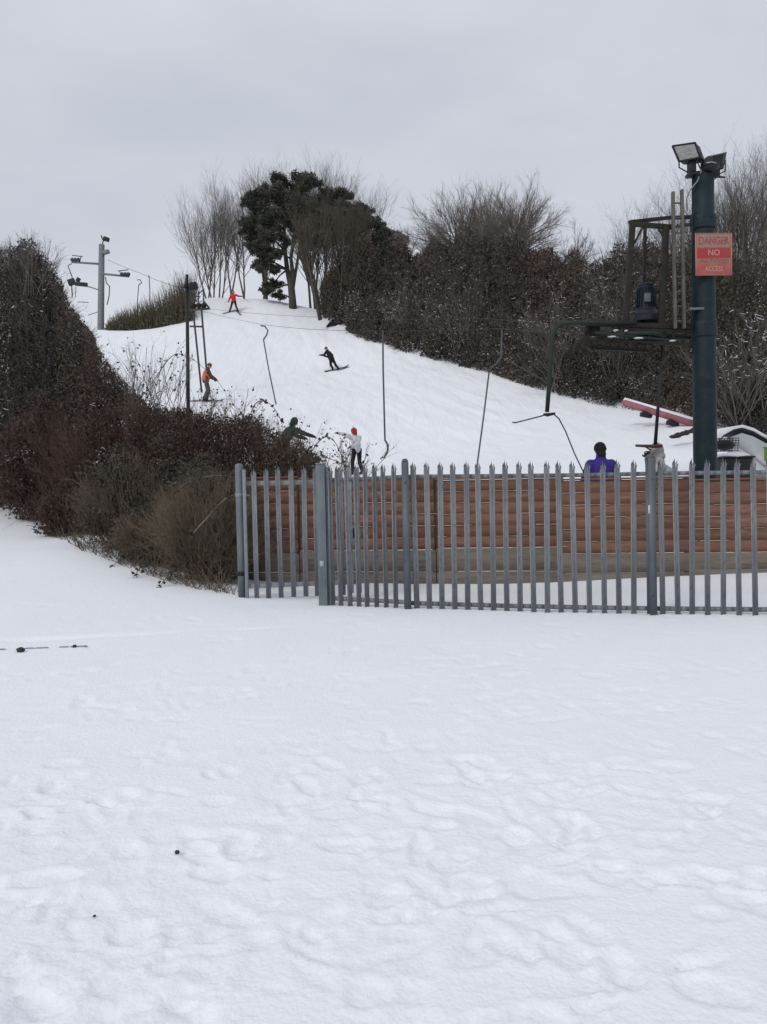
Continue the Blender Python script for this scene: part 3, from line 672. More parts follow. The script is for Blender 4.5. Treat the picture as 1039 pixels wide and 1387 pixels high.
floodlight('floodlight with bright rectangular glass facing the slope, on top of the green pole', [(911, 198, ZP - .1), (942, 193.5, ZP - .28), (949, 213, ZP - .36), (920, 219, ZP - .18)], (.24, .2, -.04), ZP)
floodlight('floodlight turned away showing its dark back, right side of the green pole top', [(983, 208, ZP + .1), (956, 214, ZP + .32), (955, 232, ZP + .36), (979, 228, ZP + .14)], (-.05, -.24, -.03), ZP)
# reflector bowl lamp under it
t = thing('floodlight', 'small round black lamp slung low under the right hand floodlight', 'floodlight', P(963, 240, ZP - .1), 'floodlights on the green pole')
m = MB(); m.ellipsoid(P(963, 227, ZP - .22), (.13, .12, .085), 16, 9, Matrix.Rotation(R(-8), 4, 'Y')); m.build('housing', BLACK, t, smooth=True)
m = MB(); m.tube([P(956, 221, ZP - .33), P(963, 219.5, ZP - .35), P(970, 221, ZP - .33)], .01, 6); m.build('rim', SREF, t)
m = MB(); m.tube([P(973, 222, ZP - .2), P(973.5, 236, ZP - .2), P(968, 243, ZP - .15), P(960, 243, ZP - .1)], .009, 6); m.build('bracket', BLACK, t)

# danger sign
sc_ = P(966.5, 344.5, ZP - .33); sw, sh = .605, .66
SG = thing('danger_sign', 'faded red danger sign with white bands fixed to the green pole', 'sign', sc_ - (0, 0, sh / 2))
MS = Matrix.Rotation(R(6), 4, 'Z') @ Matrix.Rotation(R(-1.0), 4, 'Y') @ Matrix.Rotation(R(2), 4, 'X')
M3 = np.array(MS.to_3x3())
def sg(x, y, z): return sc_ + M3 @ np.array([x, y, z])
m = MB(); m.box(sc_, (sw, .012, sh), MS); m.build('plate', SIGNR2, SG, bevel=.003)
def band(z0, z1, mt, nm, x0=-sw / 2 + .03, x1=sw / 2 - .03, y=-.008):
    m = MB(); m.add([sg(x0, y, z0), sg(x1, y, z0), sg(x1, y, z1), sg(x0, y, z1)], np.array([[0, 1, 2, 3]])); m.build(nm, mt, SG)
H2 = sh / 2
band(H2 - .215, H2 - .02, SIGNW, 'white_band'); band(H2 - .385, H2 - .235, SIGNR, 'red_band'); band(H2 - .475, H2 - .4, SIGNW, 'white_band')
fr = MB()
for (a, b) in (((-1, -1), (1, -1)), ((1, -1), (1, 1)), ((1, 1), (-1, 1)), ((-1, 1), (-1, -1))):
    fr.beam(sg(a[0] * (sw / 2 - .008), -.009, a[1] * (H2 - .008)), sg(b[0] * (sw / 2 - .008), -.009, b[1] * (H2 - .008)), .012, .004)
fr.build('border', SIGNL, SG)
def text(s, z, size, mt, x=0, y=-.0125, width=None):
    cu = bpy.data.curves.new('lettering', 'FONT'); cu.body = s; cu.size = size; cu.align_x = 'CENTER'; cu.align_y = 'CENTER'; cu.extrude = .0012; cu.offset = size * .018
    tmp = bpy.data.objects.new('lettering', cu); COL.objects.link(tmp)
    me = bpy.data.meshes.new_from_object(tmp.evaluated_get(bpy.context.evaluated_depsgraph_get())); bpy.data.objects.remove(tmp)
    V = np.zeros(len(me.vertices) * 3, np.float32); me.vertices.foreach_get('co', V); V = V.reshape(-1, 3)
    wq = V[:, 0].max() - V[:, 0].min(); k = (width / wq) if width else 1
    me.vertices.foreach_set('co', np.array([sg(x + v[0] * k, y - v[2], z + v[1]) - OFF[SG.name] for v in V], np.float32).ravel())
    me.materials.clear(); me.materials.append(mt)
    o = bpy.data.objects.new('lettering', me); COL.objects.link(o); o.parent = SG; OFF[o.name] = OFF[SG.name]
text('DANGER', H2 - .125, .17, SIGNLR, width=.5)
text('NO', H2 - .31, .125, SIGNL)
text('UNAUTHORISED', H2 - .437, .085, SIGNLR, width=.5)
text('ACCESS', H2 - .56, .11, SIGNL, width=.3)

# drive frame
ZD = 13.3
DF = thing('drive_station_frame', 'tall dark steel frame with motor platform bolted to the green pole', 'ski lift frame', ground(875, ZD))
def bm(name, a, b, w=.08, h=.08, mt=RUSTY, bev=.004):
    m = MB(); m.beam(a, b, w, h); return m.build(name, mt, DF, bevel=bev)
Lf, Lb = ZD - .35, ZD + .45
bm('upright', P(857, 301, Lf), P(847, 446, Lf), .085, .085); bm('upright', P(902, 306, Lf), P(895, 446, Lf), .095, .09)
bm('upright', P(874, 297, Lb), P(871, 444, Lb), .05, .05); 
bm('top_beam', P(853, 303, Lf), P(912, 308, Lf), .07, .07); bm('top_beam', P(853, 301, Lf + .02), P(910, 294.5, Lb), .06, .06)
bm('top_beam', P(912, 308, Lf), P(935, 304, Lf + .1), .05, .05, GALVD); bm('top_beam', P(910, 295, Lb), P(940, 294, Lb - .3), .06, .06)
bm('brace', P(871, 307, Lf - .01), P(859, 330, Lf - .01), .03, .03); bm('brace', P(891, 308, Lf - .01), P(900, 322, Lf - .01), .03, .03)
bm('brace', P(896, 358, Lf), P(855, 379, Lf), .03, .03)
bm('platform_beam', P(795, 439, Lf), P(938, 443.5, Lf), .09, .075); bm('platform_beam', P(800, 436, Lb), P(938, 441, Lb), .09, .06)
bm('platform_beam', P(850, 447, Lf - .01), P(938, 449, Lf - .01), .05, .05)
bm('platform_beam', P(806, 450.5, Lf - .2), P(918, 462, Lf - .1), .05, .03, DGREENST)
bm('platform_beam', P(850, 456, Lf + .1), P(936, 458, Lf + .1), .04, .05, DGREENST)
for x in (800, 830, 868, 905): bm('cross_member', P(x, 441 + (x - 795) * .03, Lf), P(x + 3, 439 + (x - 795) * .03, Lb), .05, .05)
m = MB()
for k in range(7):
    x = 806 + k * 12; m.tube([P(x, 466 + k * .9, Lf - .15), P(x, 466 + k * .9, Lf - .05)], .06, 12)
m.build('guide_roller', RUSTY, DF)['kind'] = 'stuff'
bm('platform_beam', P(800, 460, Lf - .1), P(936, 467, Lf - .1), .05, .05); bm('platform_beam', P(798, 452, Lb), P(936, 456, Lb), .06, .07)
bm('deck_plate', P(842, 444, ZD), P(936, 446, ZD), .7, .03); bm('side_plate', P(792, 448, Lf + .05), P(812, 449, Lf + .05), .03, .16)
bm('post_stub', P(838, 430, Lf), P(838, 446, Lf), .05, .05); bm('post_stub', P(851, 424, Lf + .1), P(851, 446, Lf + .1), .04, .04)
bm('hanger_strut', P(830, 446, Lf), P(833, 470, Lf), .03, .03); bm('hanger_strut', P(880, 446, Lf), P(882, 476, Lf), .035, .035); bm('hanger_strut', P(912, 446, Lf), P(912, 464, Lf), .03, .03)
bm('handrail', P(858, 425, Lf), P(896, 424, Lf), .025, .025)
# ladder
LA = thing('ladder', 'weathered grey ladder standing upright beside the green pole', 'ladder', P(918, 445, ZD - .45))
for (xa, xb) in ((911.5, 914.5), (923.5, 926.5)):
    m = MB(); m.beam(P(xa, 260 if xa < 915 else 257, ZD - .45), P(xb, 445, ZD - .45), .045, .06); m.build('rail', LADD, LA, bevel=.003)
for y in range(275, 440, 20):
    m = MB(); m.tube([P(911.8 + (y - 260) * .016, y, ZD - .45), P(923.8 + (y - 260) * .016, y, ZD - .45)], .013, 6); m.build('rung', LADD, LA)
# motor
MO = thing('drive_motor', 'dark blue upright motor and gearbox on the lift platform', 'motor', P(875, 437, ZD))
m = MB(); a = P(875, 421, ZD); b = P(875, 388, ZD); m.tube([a, a + (b - a) * .08, a + (b - a) * .1, b - (b - a) * .12, b - (b - a) * .1, b], [.15, .15, .135, .135, .145, .13], 18); m.build('motor_housing', MOTOR, MO, bevel=.004)
m = MB()
for k in range(16):
    an = k * 6.283 / 16; cx = (a + b) / 2 + np.array([math.cos(an) * .142, math.sin(an) * .142, 0]); m.box(cx, (.02, .008, (b - a)[2] * .75), Matrix.Rotation(an, 4, 'Z'))
m.build('cooling_fin', MOTOR, MO)
m = MB(); m.tube([b, b + (0, 0, .05)], [.14, .1], 18); m.build('fan_cowl', MOTOR, MO)
m = MB(); m.box(P(877, 403, ZD - .15), (.1, .05, .14)); m.build('terminal_box', mat('grey_terminal_box', (.12, .13, .15), .6), MO, bevel=.004)
m = MB(); m.tube([P(875, 437, ZD), P(875, 428, ZD), P(875, 421, ZD)], [.24, .22, .16], 18); m.build('gearbox', MOTOR, MO, bevel=.005)
# bullwheel
c = P(850, 461, ZD + .1); BW = thing('bullwheel', 'large horizontal cable wheel slung under the lift platform', 'cable wheel', c)
m = MB(); rad = .62; m.tube([c + (math.cos(q) * rad, math.sin(q) * rad, 0) for q in np.linspace(0, 6.2832, 41)], .035, 8, caps=False); m.build('rim', DGREENST, BW, smooth=True)
for k in range(6):
    m = MB(); an = k * 1.047 + .2; m.beam(c, c + (math.cos(an) * rad, math.sin(an) * rad, 0), .05, .03); m.build('spoke', RUSTY, BW)
m = MB(); m.tube([c - (0, 0, .1), c + (0, 0, .26)], .07, 12); m.build('hub', RUSTY, BW)
# small sheave at the left end
t = thing('sheave_wheel', 'small dark guide wheels at the left end of the platform', 'cable wheel', P(797, 475, ZD - .3))
for (x, y) in ((793, 462), (802, 466)):
    q = P(x, y, ZD - .35); m = MB(); m.tube([q + (0, -.02, 0), q + (0, .02, 0)], .085, 16); m.build('wheel', RUSTY, t, bevel=.006)
m = MB(); m.beam(P(797, 442, ZD - .35), P(797, 468, ZD - .35), .03, .03); m.build('hanger', RUSTY, t)
m = MB(); m.beam(P(806, 472, ZD - .3), P(880, 476, ZD - .2), .04, .03); m.build('guard_bar', DGREENST, t)
# snow on the platform
m = MB()
for (x, y, w) in ((834, 447.5, .08), (848, 448, .05), (829, 456, .13), (865, 458, .14), (911, 461.5, .1)):
    m.ellipsoid(P(x, y, Lf - .22), (w * .55, .05, .011), 10, 6)
m.build('snow_patch', SNOWB, DF, smooth=True)['kind'] = 'stuff'

# overhead pipe dropper (near)
t = thing('rope_dropper', 'thick curved dark steel arm reaching left from the lift platform with two thin wires below', 'lift arm', P(742, 560, 12.8))
z_ = 12.8
m = MB(); m.tube([P(862, 437, z_ + .1), P(800, 437, z_), P(772, 437.5, z_), P(760, 439, z_), P(752, 445, z_), P(748, 455, z_), P(746, 480, z_), P(744, 520, z_), P(741, 558, z_)], [.034, .034, .036, .038, .04, .04, .038, .036, .034], 10); m.build('arm', DGREENST, t, smooth=True)
m = MB(); m.tube([P(736, 561, z_), P(741, 562, z_), P(752, 560, z_)], [.015, .03, .018], 8); m.build('joint', BLACK, t, smooth=True)
m = MB(); m.tube([P(739, 562, z_), P(720, 567, z_), P(698, 572.5, z_), P(694, 572, z_)], .0105, 7); m.build('bar', DGREENST, t, smooth=True)
m = MB(); m.tube([P(750, 561, z_), P(757, 567, z_), P(766, 584, z_), P(778, 614, z_), P(792, 643, z_)], .0105, 7); m.build('rope', CABLE, t, smooth=True)

# T-bar held by the hooded child
t = thing('drag_lift_hanger', 'black hanging pole with dark red crossbar held by the hooded child', 'lift hanger', P(885, 605, 13.0))
m = MB(); m.tube([P(898, 458, 13.1), P(893, 530, 13.05), P(887.5, 602, 13.0)], [.02, .024, .03], 9); m.build('pole', BLACK, t)
m = MB(); m.tube([P(861, 603.5, 12.95), P(872, 604, 12.95), P(887, 604.5, 12.95), P(897, 604, 12.95)], [.02, .024, .03, .028], 9); m.build('crossbar', TWOOD, t, smooth=True)
m = MB(); m.beam(P(874, 605, 12.93), P(882, 610, 12.93), .03, .02); m.build('bracket', BLACK, t)

# ------------------------------------------------------------------ cables and mid hangers
def cable(pts, r_, name='haul_cable', label='', grp='lift cables', n=10):
    pts = [P(*q) for q in pts]; out = []
    for k, (a, b) in enumerate(zip(pts[:-1], pts[1:])):
        L = np.linalg.norm(b - a)
        for i in range(n): s_ = i / n; out.append(a + (b - a) * s_ - np.array([0, 0, 1]) * 4 * s_ * (1 - s_) * L * .004)
    out.append(pts[-1])
    m = MB(); m.tube(out, r_, 5); o = m.build(name, CABLE, loc=pts[0]); setp(o, label, 'cable', grp); return o
cable([(272, 421, 40), (358, 440, 34), (443, 447, 28), (519, 448, 24), (680, 445, 18), (800, 452, 13.4)], .007, label='thin lift cable running from the slope frame down to the platform wheel, lower strand')
cable([(272, 417, 40), (440, 430, 28), (660, 431, 18), (850, 446, 13.3)], .006, label='thin lift cable running above the hangers to the platform, upper strand')
cable([(146, 352, 66), (190, 370, 60), (266, 396, 40)], .014, label='thin cable from the far pylon to the slope frame')
def hanger(label, pts, rr_, hook, r_=.018):
    t = thing('drag_lift_hanger', label, 'lift hanger', P(*pts[-1]), 'drag lift hangers')
    m = MB(); m.tube([P(*q) for q in pts], r_, 8); m.build('pole', rr_, t, smooth=True)
    m = MB(); m.tube([P(*q) for q in hook], r_ * 1.15, 8); m.build('hook', rr_, t, smooth=True)
HM = mat('hanger_grey_steel', (.075, .078, .09), .6, .3, var=(.11, .11, .12), vscale=5)
hanger('thin grey hanger pole with bent top hook ending above the brambles', [(357, 460, 33), (364, 500, 33), (374, 548, 33)], HM, [(353, 441, 33), (359, 442, 33), (363, 448, 33), (361, 454, 33), (357, 460, 33)], .026)
hanger('tall grey hanger pole with curved hook at its foot, middle of the slope', [(518.5, 448, 24), (519, 500, 24), (520.5, 560, 24), (521.5, 596, 24)], HM, [(521.5, 596, 24), (525.5, 603, 24), (525, 611, 24), (520.5, 620, 24), (517, 619, 24)], .026)
hanger('slanting grey hanger pole dropping behind the fence between post and curved arm', [(663, 500, 18), (655, 565, 18), (647, 625, 18), (646.5, 645, 18)], HM, [(680, 445, 18), (679, 484, 18), (672, 493, 18), (663, 500, 18)], .018)

# slope frame (lift support with wheels)
zt_ = 40; t = thing('lift_support_frame', 'thin legged lift support frame with wheels on the slope above the person in orange', 'lift frame', ground(278, zt_))
gb = ground(278, zt_)
for (x0, y0, x1) in ((262, 424, 272.5), (273, 420, 281.5)):
    a = P(x0, y0, zt_); b = P(x1, 500, zt_); b[2] = GH(b[0], b[1]) - .05; m = MB(); m.tube([a, b], .05, 8); m.build('leg', FARM, t)
m = MB(); m.tube([P(257, 442, zt_), P(275, 442.5, zt_)], .045, 6); m.build('crossbar', FARM, t)
for x in (262, 269.5, 276):
    m = MB(); m.tube([P(x, 414, zt_ - .1), P(x, 414, zt_ + .05)], .14, 12); m.build('wheel', RUSTY, t)
m = MB(); m.beam(P(257, 420, zt_), P(284, 418, zt_), .1, .09); m.beam(P(269, 394, zt_), P(269, 420, zt_), .05, .05); m.beam(P(275.5, 391, zt_), P(276, 420, zt_), .06, .06); m.beam(P(269, 398, zt_), P(276, 392, zt_), .05, .05); m.beam(P(258, 412, zt_), P(264, 400, zt_), .12, .06); m.beam(P(264, 401, zt_), P(271, 402, zt_), .06, .06); m.beam(P(276, 408, zt_), P(284, 418, zt_), .08, .08)
m.build('wheel_carrier', FARM, t)

# dark lamp post
zl = 29; b = ground(256.5, zl); t = thing('lamp_post', 'slim dark lamp post with one box floodlight rising out of the brambles', 'lamp post', b)
m = MB(); m.tube([b, P(253.2, 372, zl)], [.075, .055], 10); m.build('shaft', BLACK, t)
m = MB(); q = P(261.5, 388.5, zl); MM = Matrix.Rotation(R(-18), 4, 'Y') @ Matrix.Rotation(R(20), 4, 'Z'); m.box(q, (.32, .26, .27), MM); m.build('floodlight_housing', BLACK, t, bevel=.03)
m = MB(); m.box(P(251.5, 388, zl), (.13, .12, .13)); m.tube([P(251, 388, zl), P(261, 389, zl)], .03, 6); m.build('bracket', BLACK, t)
# far pylon
zf = 66; b = ground(137, zf); PY = thing('lift_pylon', 'grey far lift pylon with two wheel arms and lamps on the skyline', 'pylon', b)
b2 = P(136.5, 447, zf); top = P(137.8, 331.5, zf)
m = MB(); m.tube([b2 - (0, 0, 1.2), b2, top], [.27, .27, .23], 12); m.build('column', CONC, PY, smooth=False)
for (xa, ya, xb, yb, s_) in ((135, 357.5, 97, 355, -1), (139, 371, 175, 374.5, 1)):
    am = MB(); am.beam(P(xa, ya, zf - .1), P(xb, yb, zf - .1), .14, .14); arm = am.build('arm', CONC, PY)
    for k in range(3):
        q = P(xb - s_ * (1 + 4.2 * k), yb - 3.2, zf - .2); m = MB(); m.tube([q + (0, -.06, 0), q + (0, .06, 0)], .15, 12); m.build('wheel', FARM, PY)
    m = MB(); m.beam(P(xb - s_ * 15, yb - 7.5, zf - .2), P(xb - s_ * 1, yb - 9, zf - .2), .06, .06); m.beam(P(xb - s_ * 11, yb, zf - .2), P(xb - s_ * 13, yb - 8, zf - .2), .05, .05); m.build('wheel_guard', FARM, PY)
m = MB(); m.beam(P(138, 333, zf), P(142, 320, zf), .07, .07); m.tube([P(137, 319, zf), P(139.5, 325, zf), P(142, 326, zf)], .06, 6); m.build('lamp_bracket', FARM, PY)
m = MB(); m.box(P(144, 324, zf), (.45, .4, .32), Matrix.Rotation(.3, 4, 'Y')); m.build('lamp_housing', BLACK, PY, bevel=.05)
m = MB(); m.box(P(144, 341.5, zf - .2), (.5, .35, .3), Matrix.Rotation(-.3, 4, 'Y')); m.build('lamp_housing', CONC, PY, bevel=.05)
m = MB(); m.tube([P(143, 375, zf - .3), P(144, 383, zf - .3), P(148.5, 388, zf - .3), P(148, 400, zf - .3), P(145, 413, zf - .3)], .045, 6); m.build('loose_wire', FARM, PY)
m = MB(); m.tube([P(97, 357, zf - .3), P(92, 360, zf - .3), P(95, 368, zf - .3), P(98, 376, zf - .3)], .04, 6); m.build('loose_wire', FARM, PY)
m = MB(); m.tube([P(137, 394, zf), P(126, 390, zf), P(112, 386, zf)], .05, 6); m.build('stay', CONC, PY)
m = MB(); m.tube([P(137, 421, zf), P(119, 427, zf)], .03, 5); m.tube([P(120, 409.5, zf), P(105, 409, zf)], .03, 5); m.build('stay', FARM, PY)
m = MB(); m.box(P(110, 385, zf), (1.0, .3, .3), Matrix.Rotation(.12, 4, 'Y')); m.box(P(97, 382, zf), (.55, .3, .5), Matrix.Rotation(-.3, 4, 'Y')); m.box(P(106, 379, zf), (.25, .3, .35), Matrix.Rotation(.5, 4, 'Y')); m.tube([P(97, 385, zf), P(98, 402, zf)], .05, 6); m.tube([P(103, 388, zf), P(102, 402, zf)], .03, 6); m.build('wheel_box', BLACK, PY, bevel=.04)
for (lab, pts, hook) in (('faint far hanger with curled top beside the dry grass on the skyline', [(188, 386, 64), (186, 410, 64), (187, 447, 64)], [(186, 379, 64), (190, 379, 64), (192, 383, 64), (188, 386, 64)]),
                         ('faint straight far hanger rising over the dry grass on the skyline', [(202, 374, 62), (203, 395, 62), (203, 415, 62)], [(201, 373, 62), (202, 374, 62)])):
    hanger(lab, pts, HM, hook, .035)

# black tarp on the bank edge
t = thing('black_mat', 'black rectangular crash mat with snow lip at the top edge of the slope', 'mat', P(458, 442, 58.8))
m = MB(); z4 = 58.8; V = [P(442, 441.5, z4), P(463, 442.5, z4 + .5), P(468, 434, z4 + 1.3), P(449, 432.5, z4 + 1)]; V += [q - np.array([0, 0, .25]) for q in V]
m.add(V, np.array([[0, 1, 2, 3], [7, 6, 5, 4], [0, 4, 5, 1], [1, 5, 6, 2], [2, 6, 7, 3], [3, 7, 4, 0]])); m.build('panel', MOTOR, t)
m = MB(); m.tube([P(442, 441.5, z4 - .1), P(449, 432, z4 + .9), P(468, 433.5, z4 + 1.3)], .035, 6); m.build('snow_edge', SNOWB, t)

# pink padded tube and clutter
zq = 24.5
t = thing('padded_barrier', 'long faded red padded tube sloping down behind the green pole', 'barrier', P(890, 562, zq))
a, b = P(846, 545, zq + .4), P(952, 577, zq - 1.2)
m = MB(); m.tube([a - unit(b - a) * .06, a, a + unit(b - a) * .04, b], [.06, .1, .115, .12], 14); m.build('tube', PINK, t, smooth=True)
m = MB(); d_ = unit(b - a); m.tube([a + (0, 0, .03), b + (0, 0, .03)], [.075, .09], 12); m.v[-1][:, 2] += .046; m.build('snow_cover', SNOWB, t, smooth=True)
for s_ in (.28, .62):
    q = a + (b - a) * s_; m = MB(); m.box(q + (0, -.05, -.2), (.35, .2, .14), Matrix.Rotation(.2, 4, 'Y')); m.build('foot', BLACK, t, bevel=.03)
m = MB()
for k in range(9): m.ellipsoid(P(912 + k * 3.4 + (k % 2), 591.5 - k * 1.1, 21), (.11 - .004 * k, .1, .05 + .012 * (k % 3)), 8, 6)
o = m.build('soil_heap', mat('wet_soil', (.04, .035, .032), .95), loc=P(925, 590, 21)); setp(o, 'low dark clod of bare earth poking through snow left of the green pole', 'soil')

ze = 15.0
t = thing('storage_crate', 'black crate with snow lying on its lid right of the green pole', 'crate', P(993, 645, ze))
a = P(993, 632, ze)
m = MB(); m.box(a + (0, 0, -.12), (.58, .45, .55)); m.build('body', BLACK, t, bevel=.02)
m = MB(); m.box(a + (-.0, 0, .17), (.62, .5, .03)); m.build('lid', BLACK, t, bevel=.01)
m = MB(); m.ellipsoid(a + (-.02, 0, .2), (.33, .27, .065), 16, 8); m.build('snow_cover', SNOWB, t, smooth=True)
m = MB()
for k in range(4): m.box(a + (.26, -.235, .05 - .1 * k), (.07, .012, .035))
m.build('white_marking', PANELG, t)
t = thing('wire_basket', 'dark wire mesh basket behind the snowy crate', 'basket', P(983, 612, 16.2))
m = MB(); c = P(984, 601, 16.2)
for k in range(9):
    x_ = -.22 + .055 * k; m.tube([c + (x_, 0, -.15), c + (x_ + .03, 0, .12)], .006, 5); m.tube([c + (x_, .3, -.15), c + (x_ + .03, .3, .12)], .006, 5)
for k in range(6):
    for y_ in (0, .3): m.tube([c + (-.23, y_, -.14 + .05 * k), c + (.26, y_, -.14 + .05 * k)], .006, 5)
m.build('mesh', WIRE, t)
m = MB(); m.ellipsoid(c + (.02, .15, -.02), (.22, .12, .11), 12, 7); m.build('contents', TARP, t)
t = thing('snow_covered_shelter', 'low curved tarpaulin shelter with pale panel and snow on its roof at the right edge', 'shelter', P(1010, 625, 17))
zs = 17.0; arc = [(971, 602), (979, 593), (993, 585), (1005, 582.5), (1020, 587), (1032, 594), (1050, 603), (1075, 618)]
m = MB(); fr_ = [P(x, y, zs) for x, y in arc]; bk_ = [q + (0, 1.3, 0) for q in fr_]; n = len(arc)
V = fr_ + bk_ + [q + (0, 0, .05) for q in fr_] + [q + (0, 0, .05) for q in bk_]
m.add(V, np.array([[i, i + 1, n + i + 1, n + i] for i in range(n - 1)] + [[2 * n + i, 3 * n + i, 3 * n + i + 1, 2 * n + i + 1] for i in range(n - 1)] + [[i, 2 * n + i, 2 * n + i + 1, i + 1] for i in range(n - 1)])); m.build('tarpaulin', TARP, t)
m = MB(); V = [q + (0, -.03, .05) for q in fr_] + [q + (0, 1.33, .05) for q in fr_] + [q + (0, -.04, .11) for q in fr_] + [q + (0, 1.33, .12) for q in fr_]
m.add(V, np.array([[i, i + 1, n + i + 1, n + i] for i in range(n - 1)] + [[2 * n + i, 3 * n + i, 3 * n + i + 1, 2 * n + i + 1] for i in range(n - 1)] + [[i, 2 * n + i, 2 * n + i + 1, i + 1] for i in range(n - 1)])); m.build('snow_cover', SNOWB, t, smooth=True)
m = MB(); V = [P(x, y, zs + .02) for x, y in ((986, 594), (1005, 586.5), (1020, 591), (1050, 607), (1075, 623), (1075, 660), (986, 660))]; V2 = [q + (0, .05, 0) for q in V]
m.add(V + V2, [list(range(6)), list(range(6, 12))[::-1]] + [[i, (i + 1) % 6, 6 + (i + 1) % 6, 6 + i] for i in range(6)]); m.build('side_panel', PANELG, t)
t = thing('lime_green_box', 'lime green plastic box against the pale shelter panel', 'box', P(1044, 626, 16.6))
m = MB(); m.box(P(1049, 615, 16.6), (.3, .3, .29)); m.build('body', LIME, t, bevel=.02)
m = MB(); m.box(P(1049, 605.5, 16.58), (.32, .32, .03)); m.build('lid', LIME, t, bevel=.006)

# thawed scrapes along the furrow
def zfor(px, py):
    Zs = np.arange(2, 9.5, .01); q = P(px, py, 1.0) - np.array(CM.translation); p = np.array(CM.translation)[None] + q[None] * Zs[:, None]
    return float(Zs[np.argmin(np.abs(p[:, 2] - base_h(p[:, 0], p[:, 1])))])
rr_ = np.random.default_rng(12); n = 25; x = np.concatenate([rr_.uniform(-10, 28, 5), rr_.uniform(36, 66, 8), rr_.uniform(78, 106, 10), rr_.uniform(108, 116, 2)]); y = np.interp(x, [-10, 28, 55, 75, 105, 235], [881, 882.5, 880, 876.5, 876, 868]) + rr_.normal(size=n) * .7 + 1.4 * np.sin(x * .13)
zk_ = [zfor(0, 881), zfor(110, 876), zfor(235, 868)]; zc_ = [float(np.interp(a, [-10, 110, 235], zk_)) for a in x]
C = np.array([P(a, b, c) for a, b, c in zip(x, y, zc_)]); C[:, 2] = base_h(C[:, 0], C[:, 1])
m = MB()
for c_ in C: m.ellipsoid(c_ + (0, 0, .004), (rr_.uniform(.008, .035), rr_.uniform(.004, .011), .009), 8, 5)
o = m.build('bare_earth', mat('wet_grey_earth', (.26, .265, .29), .9, var=(.34, .35, .38), vscale=20), loc=C[0]); setp(o, 'broken dark streak of bare wet earth along the furrow, far left of the snowfield', 'earth', kind='stuff')
# stones in the foreground
def stone(px, py, Z, s_, label):
    b = ground(px, Z, py); rr_ = np.random.default_rng(int(px)); m = MB(); m.ellipsoid(b + (0, 0, s_ * .45), (s_, s_ * .8, s_ * .7), 10, 7)
    m.v[0] = m.v[0] + rr_.normal(size=m.v[0].shape) * s_ * .1
    setp(m.build('stone', STONE, smooth=True, loc=b), label, 'stone')
stone(28, 883, zfor(28, 883), .036, 'dark stone lying at the furrow, far left of the snowfield')
stone(101, 877, zfor(101, 877), .02, 'small flat dark stone right of the bigger one along the furrow')
stone(240, 1155, zfor(240, 1155), .011, 'tiny black pebble alone in the middle left snow')
stone(128, 1241, zfor(128, 1241), .006, 'tiniest black speck of grit low on the left')

# ------------------------------------------------------------------ people
def capsule(mb, a, b, ra, rb):
    a = np.array(a, float); b = np.array(b, float); n = 12
    mb.tube([a, b], [ra, rb], n); mb.ellipsoid(a, (ra,) * 3, 12, 8); mb.ellipsoid(b, (rb,) * 3, 12, 8)
def remesh(name, mb, mt, parent, vox, xf, label=None):
    o = mb.build(name, None)
    r_ = o.modifiers.new('r', 'REMESH'); r_.mode = 'VOXEL'; r_.voxel_size = vox
    sm = o.modifiers.new('s', 'SMOOTH'); sm.factor = .5; sm.iterations = 3
    me = bpy.data.meshes.new_from_object(o.evaluated_get(bpy.context.evaluated_depsgraph_get()))
    bpy.data.objects.remove(o)
    V = np.zeros(len(me.vertices) * 3, np.float32); me.vertices.foreach_get('co', V); V = V.reshape(-1, 3)
    V = V @ xf[0].T + xf[1] - OFF[parent.name]
    me.vertices.foreach_set('co', V.astype(np.float32).ravel()); me.materials.clear(); me.materials.append(mt)
    me.polygons.foreach_set('use_smooth', [True] * len(me.polygons)); me.update()
    q = bpy.data.objects.new(name, me); COL.objects.link(q); q.parent = parent; OFF[q.name] = OFF[parent.name]
    if label: q['label'] = label
    return q
BASE = dict(pelvis=(0, 0, .95), chest=(0, .01, 1.27), neck=(0, 0, 1.47), head=(0, .02, 1.63),
            shL=(-.19, 0, 1.41), elL=(-.25, -.02, 1.13), wrL=(-.26, .06, .89), shR=(.19, 0, 1.41), elR=(.25, -.02, 1.13), wrR=(.26, .06, .89),
            hiL=(-.1, 0, .92), knL=(-.11, .03, .5), anL=(-.12, 0, .09), toL=(-.14, .15, .04), hiR=(.1, 0, .92), knR=(.11, .03, .5), anR=(.12, 0, .09), toR=(.14, .15, .04))
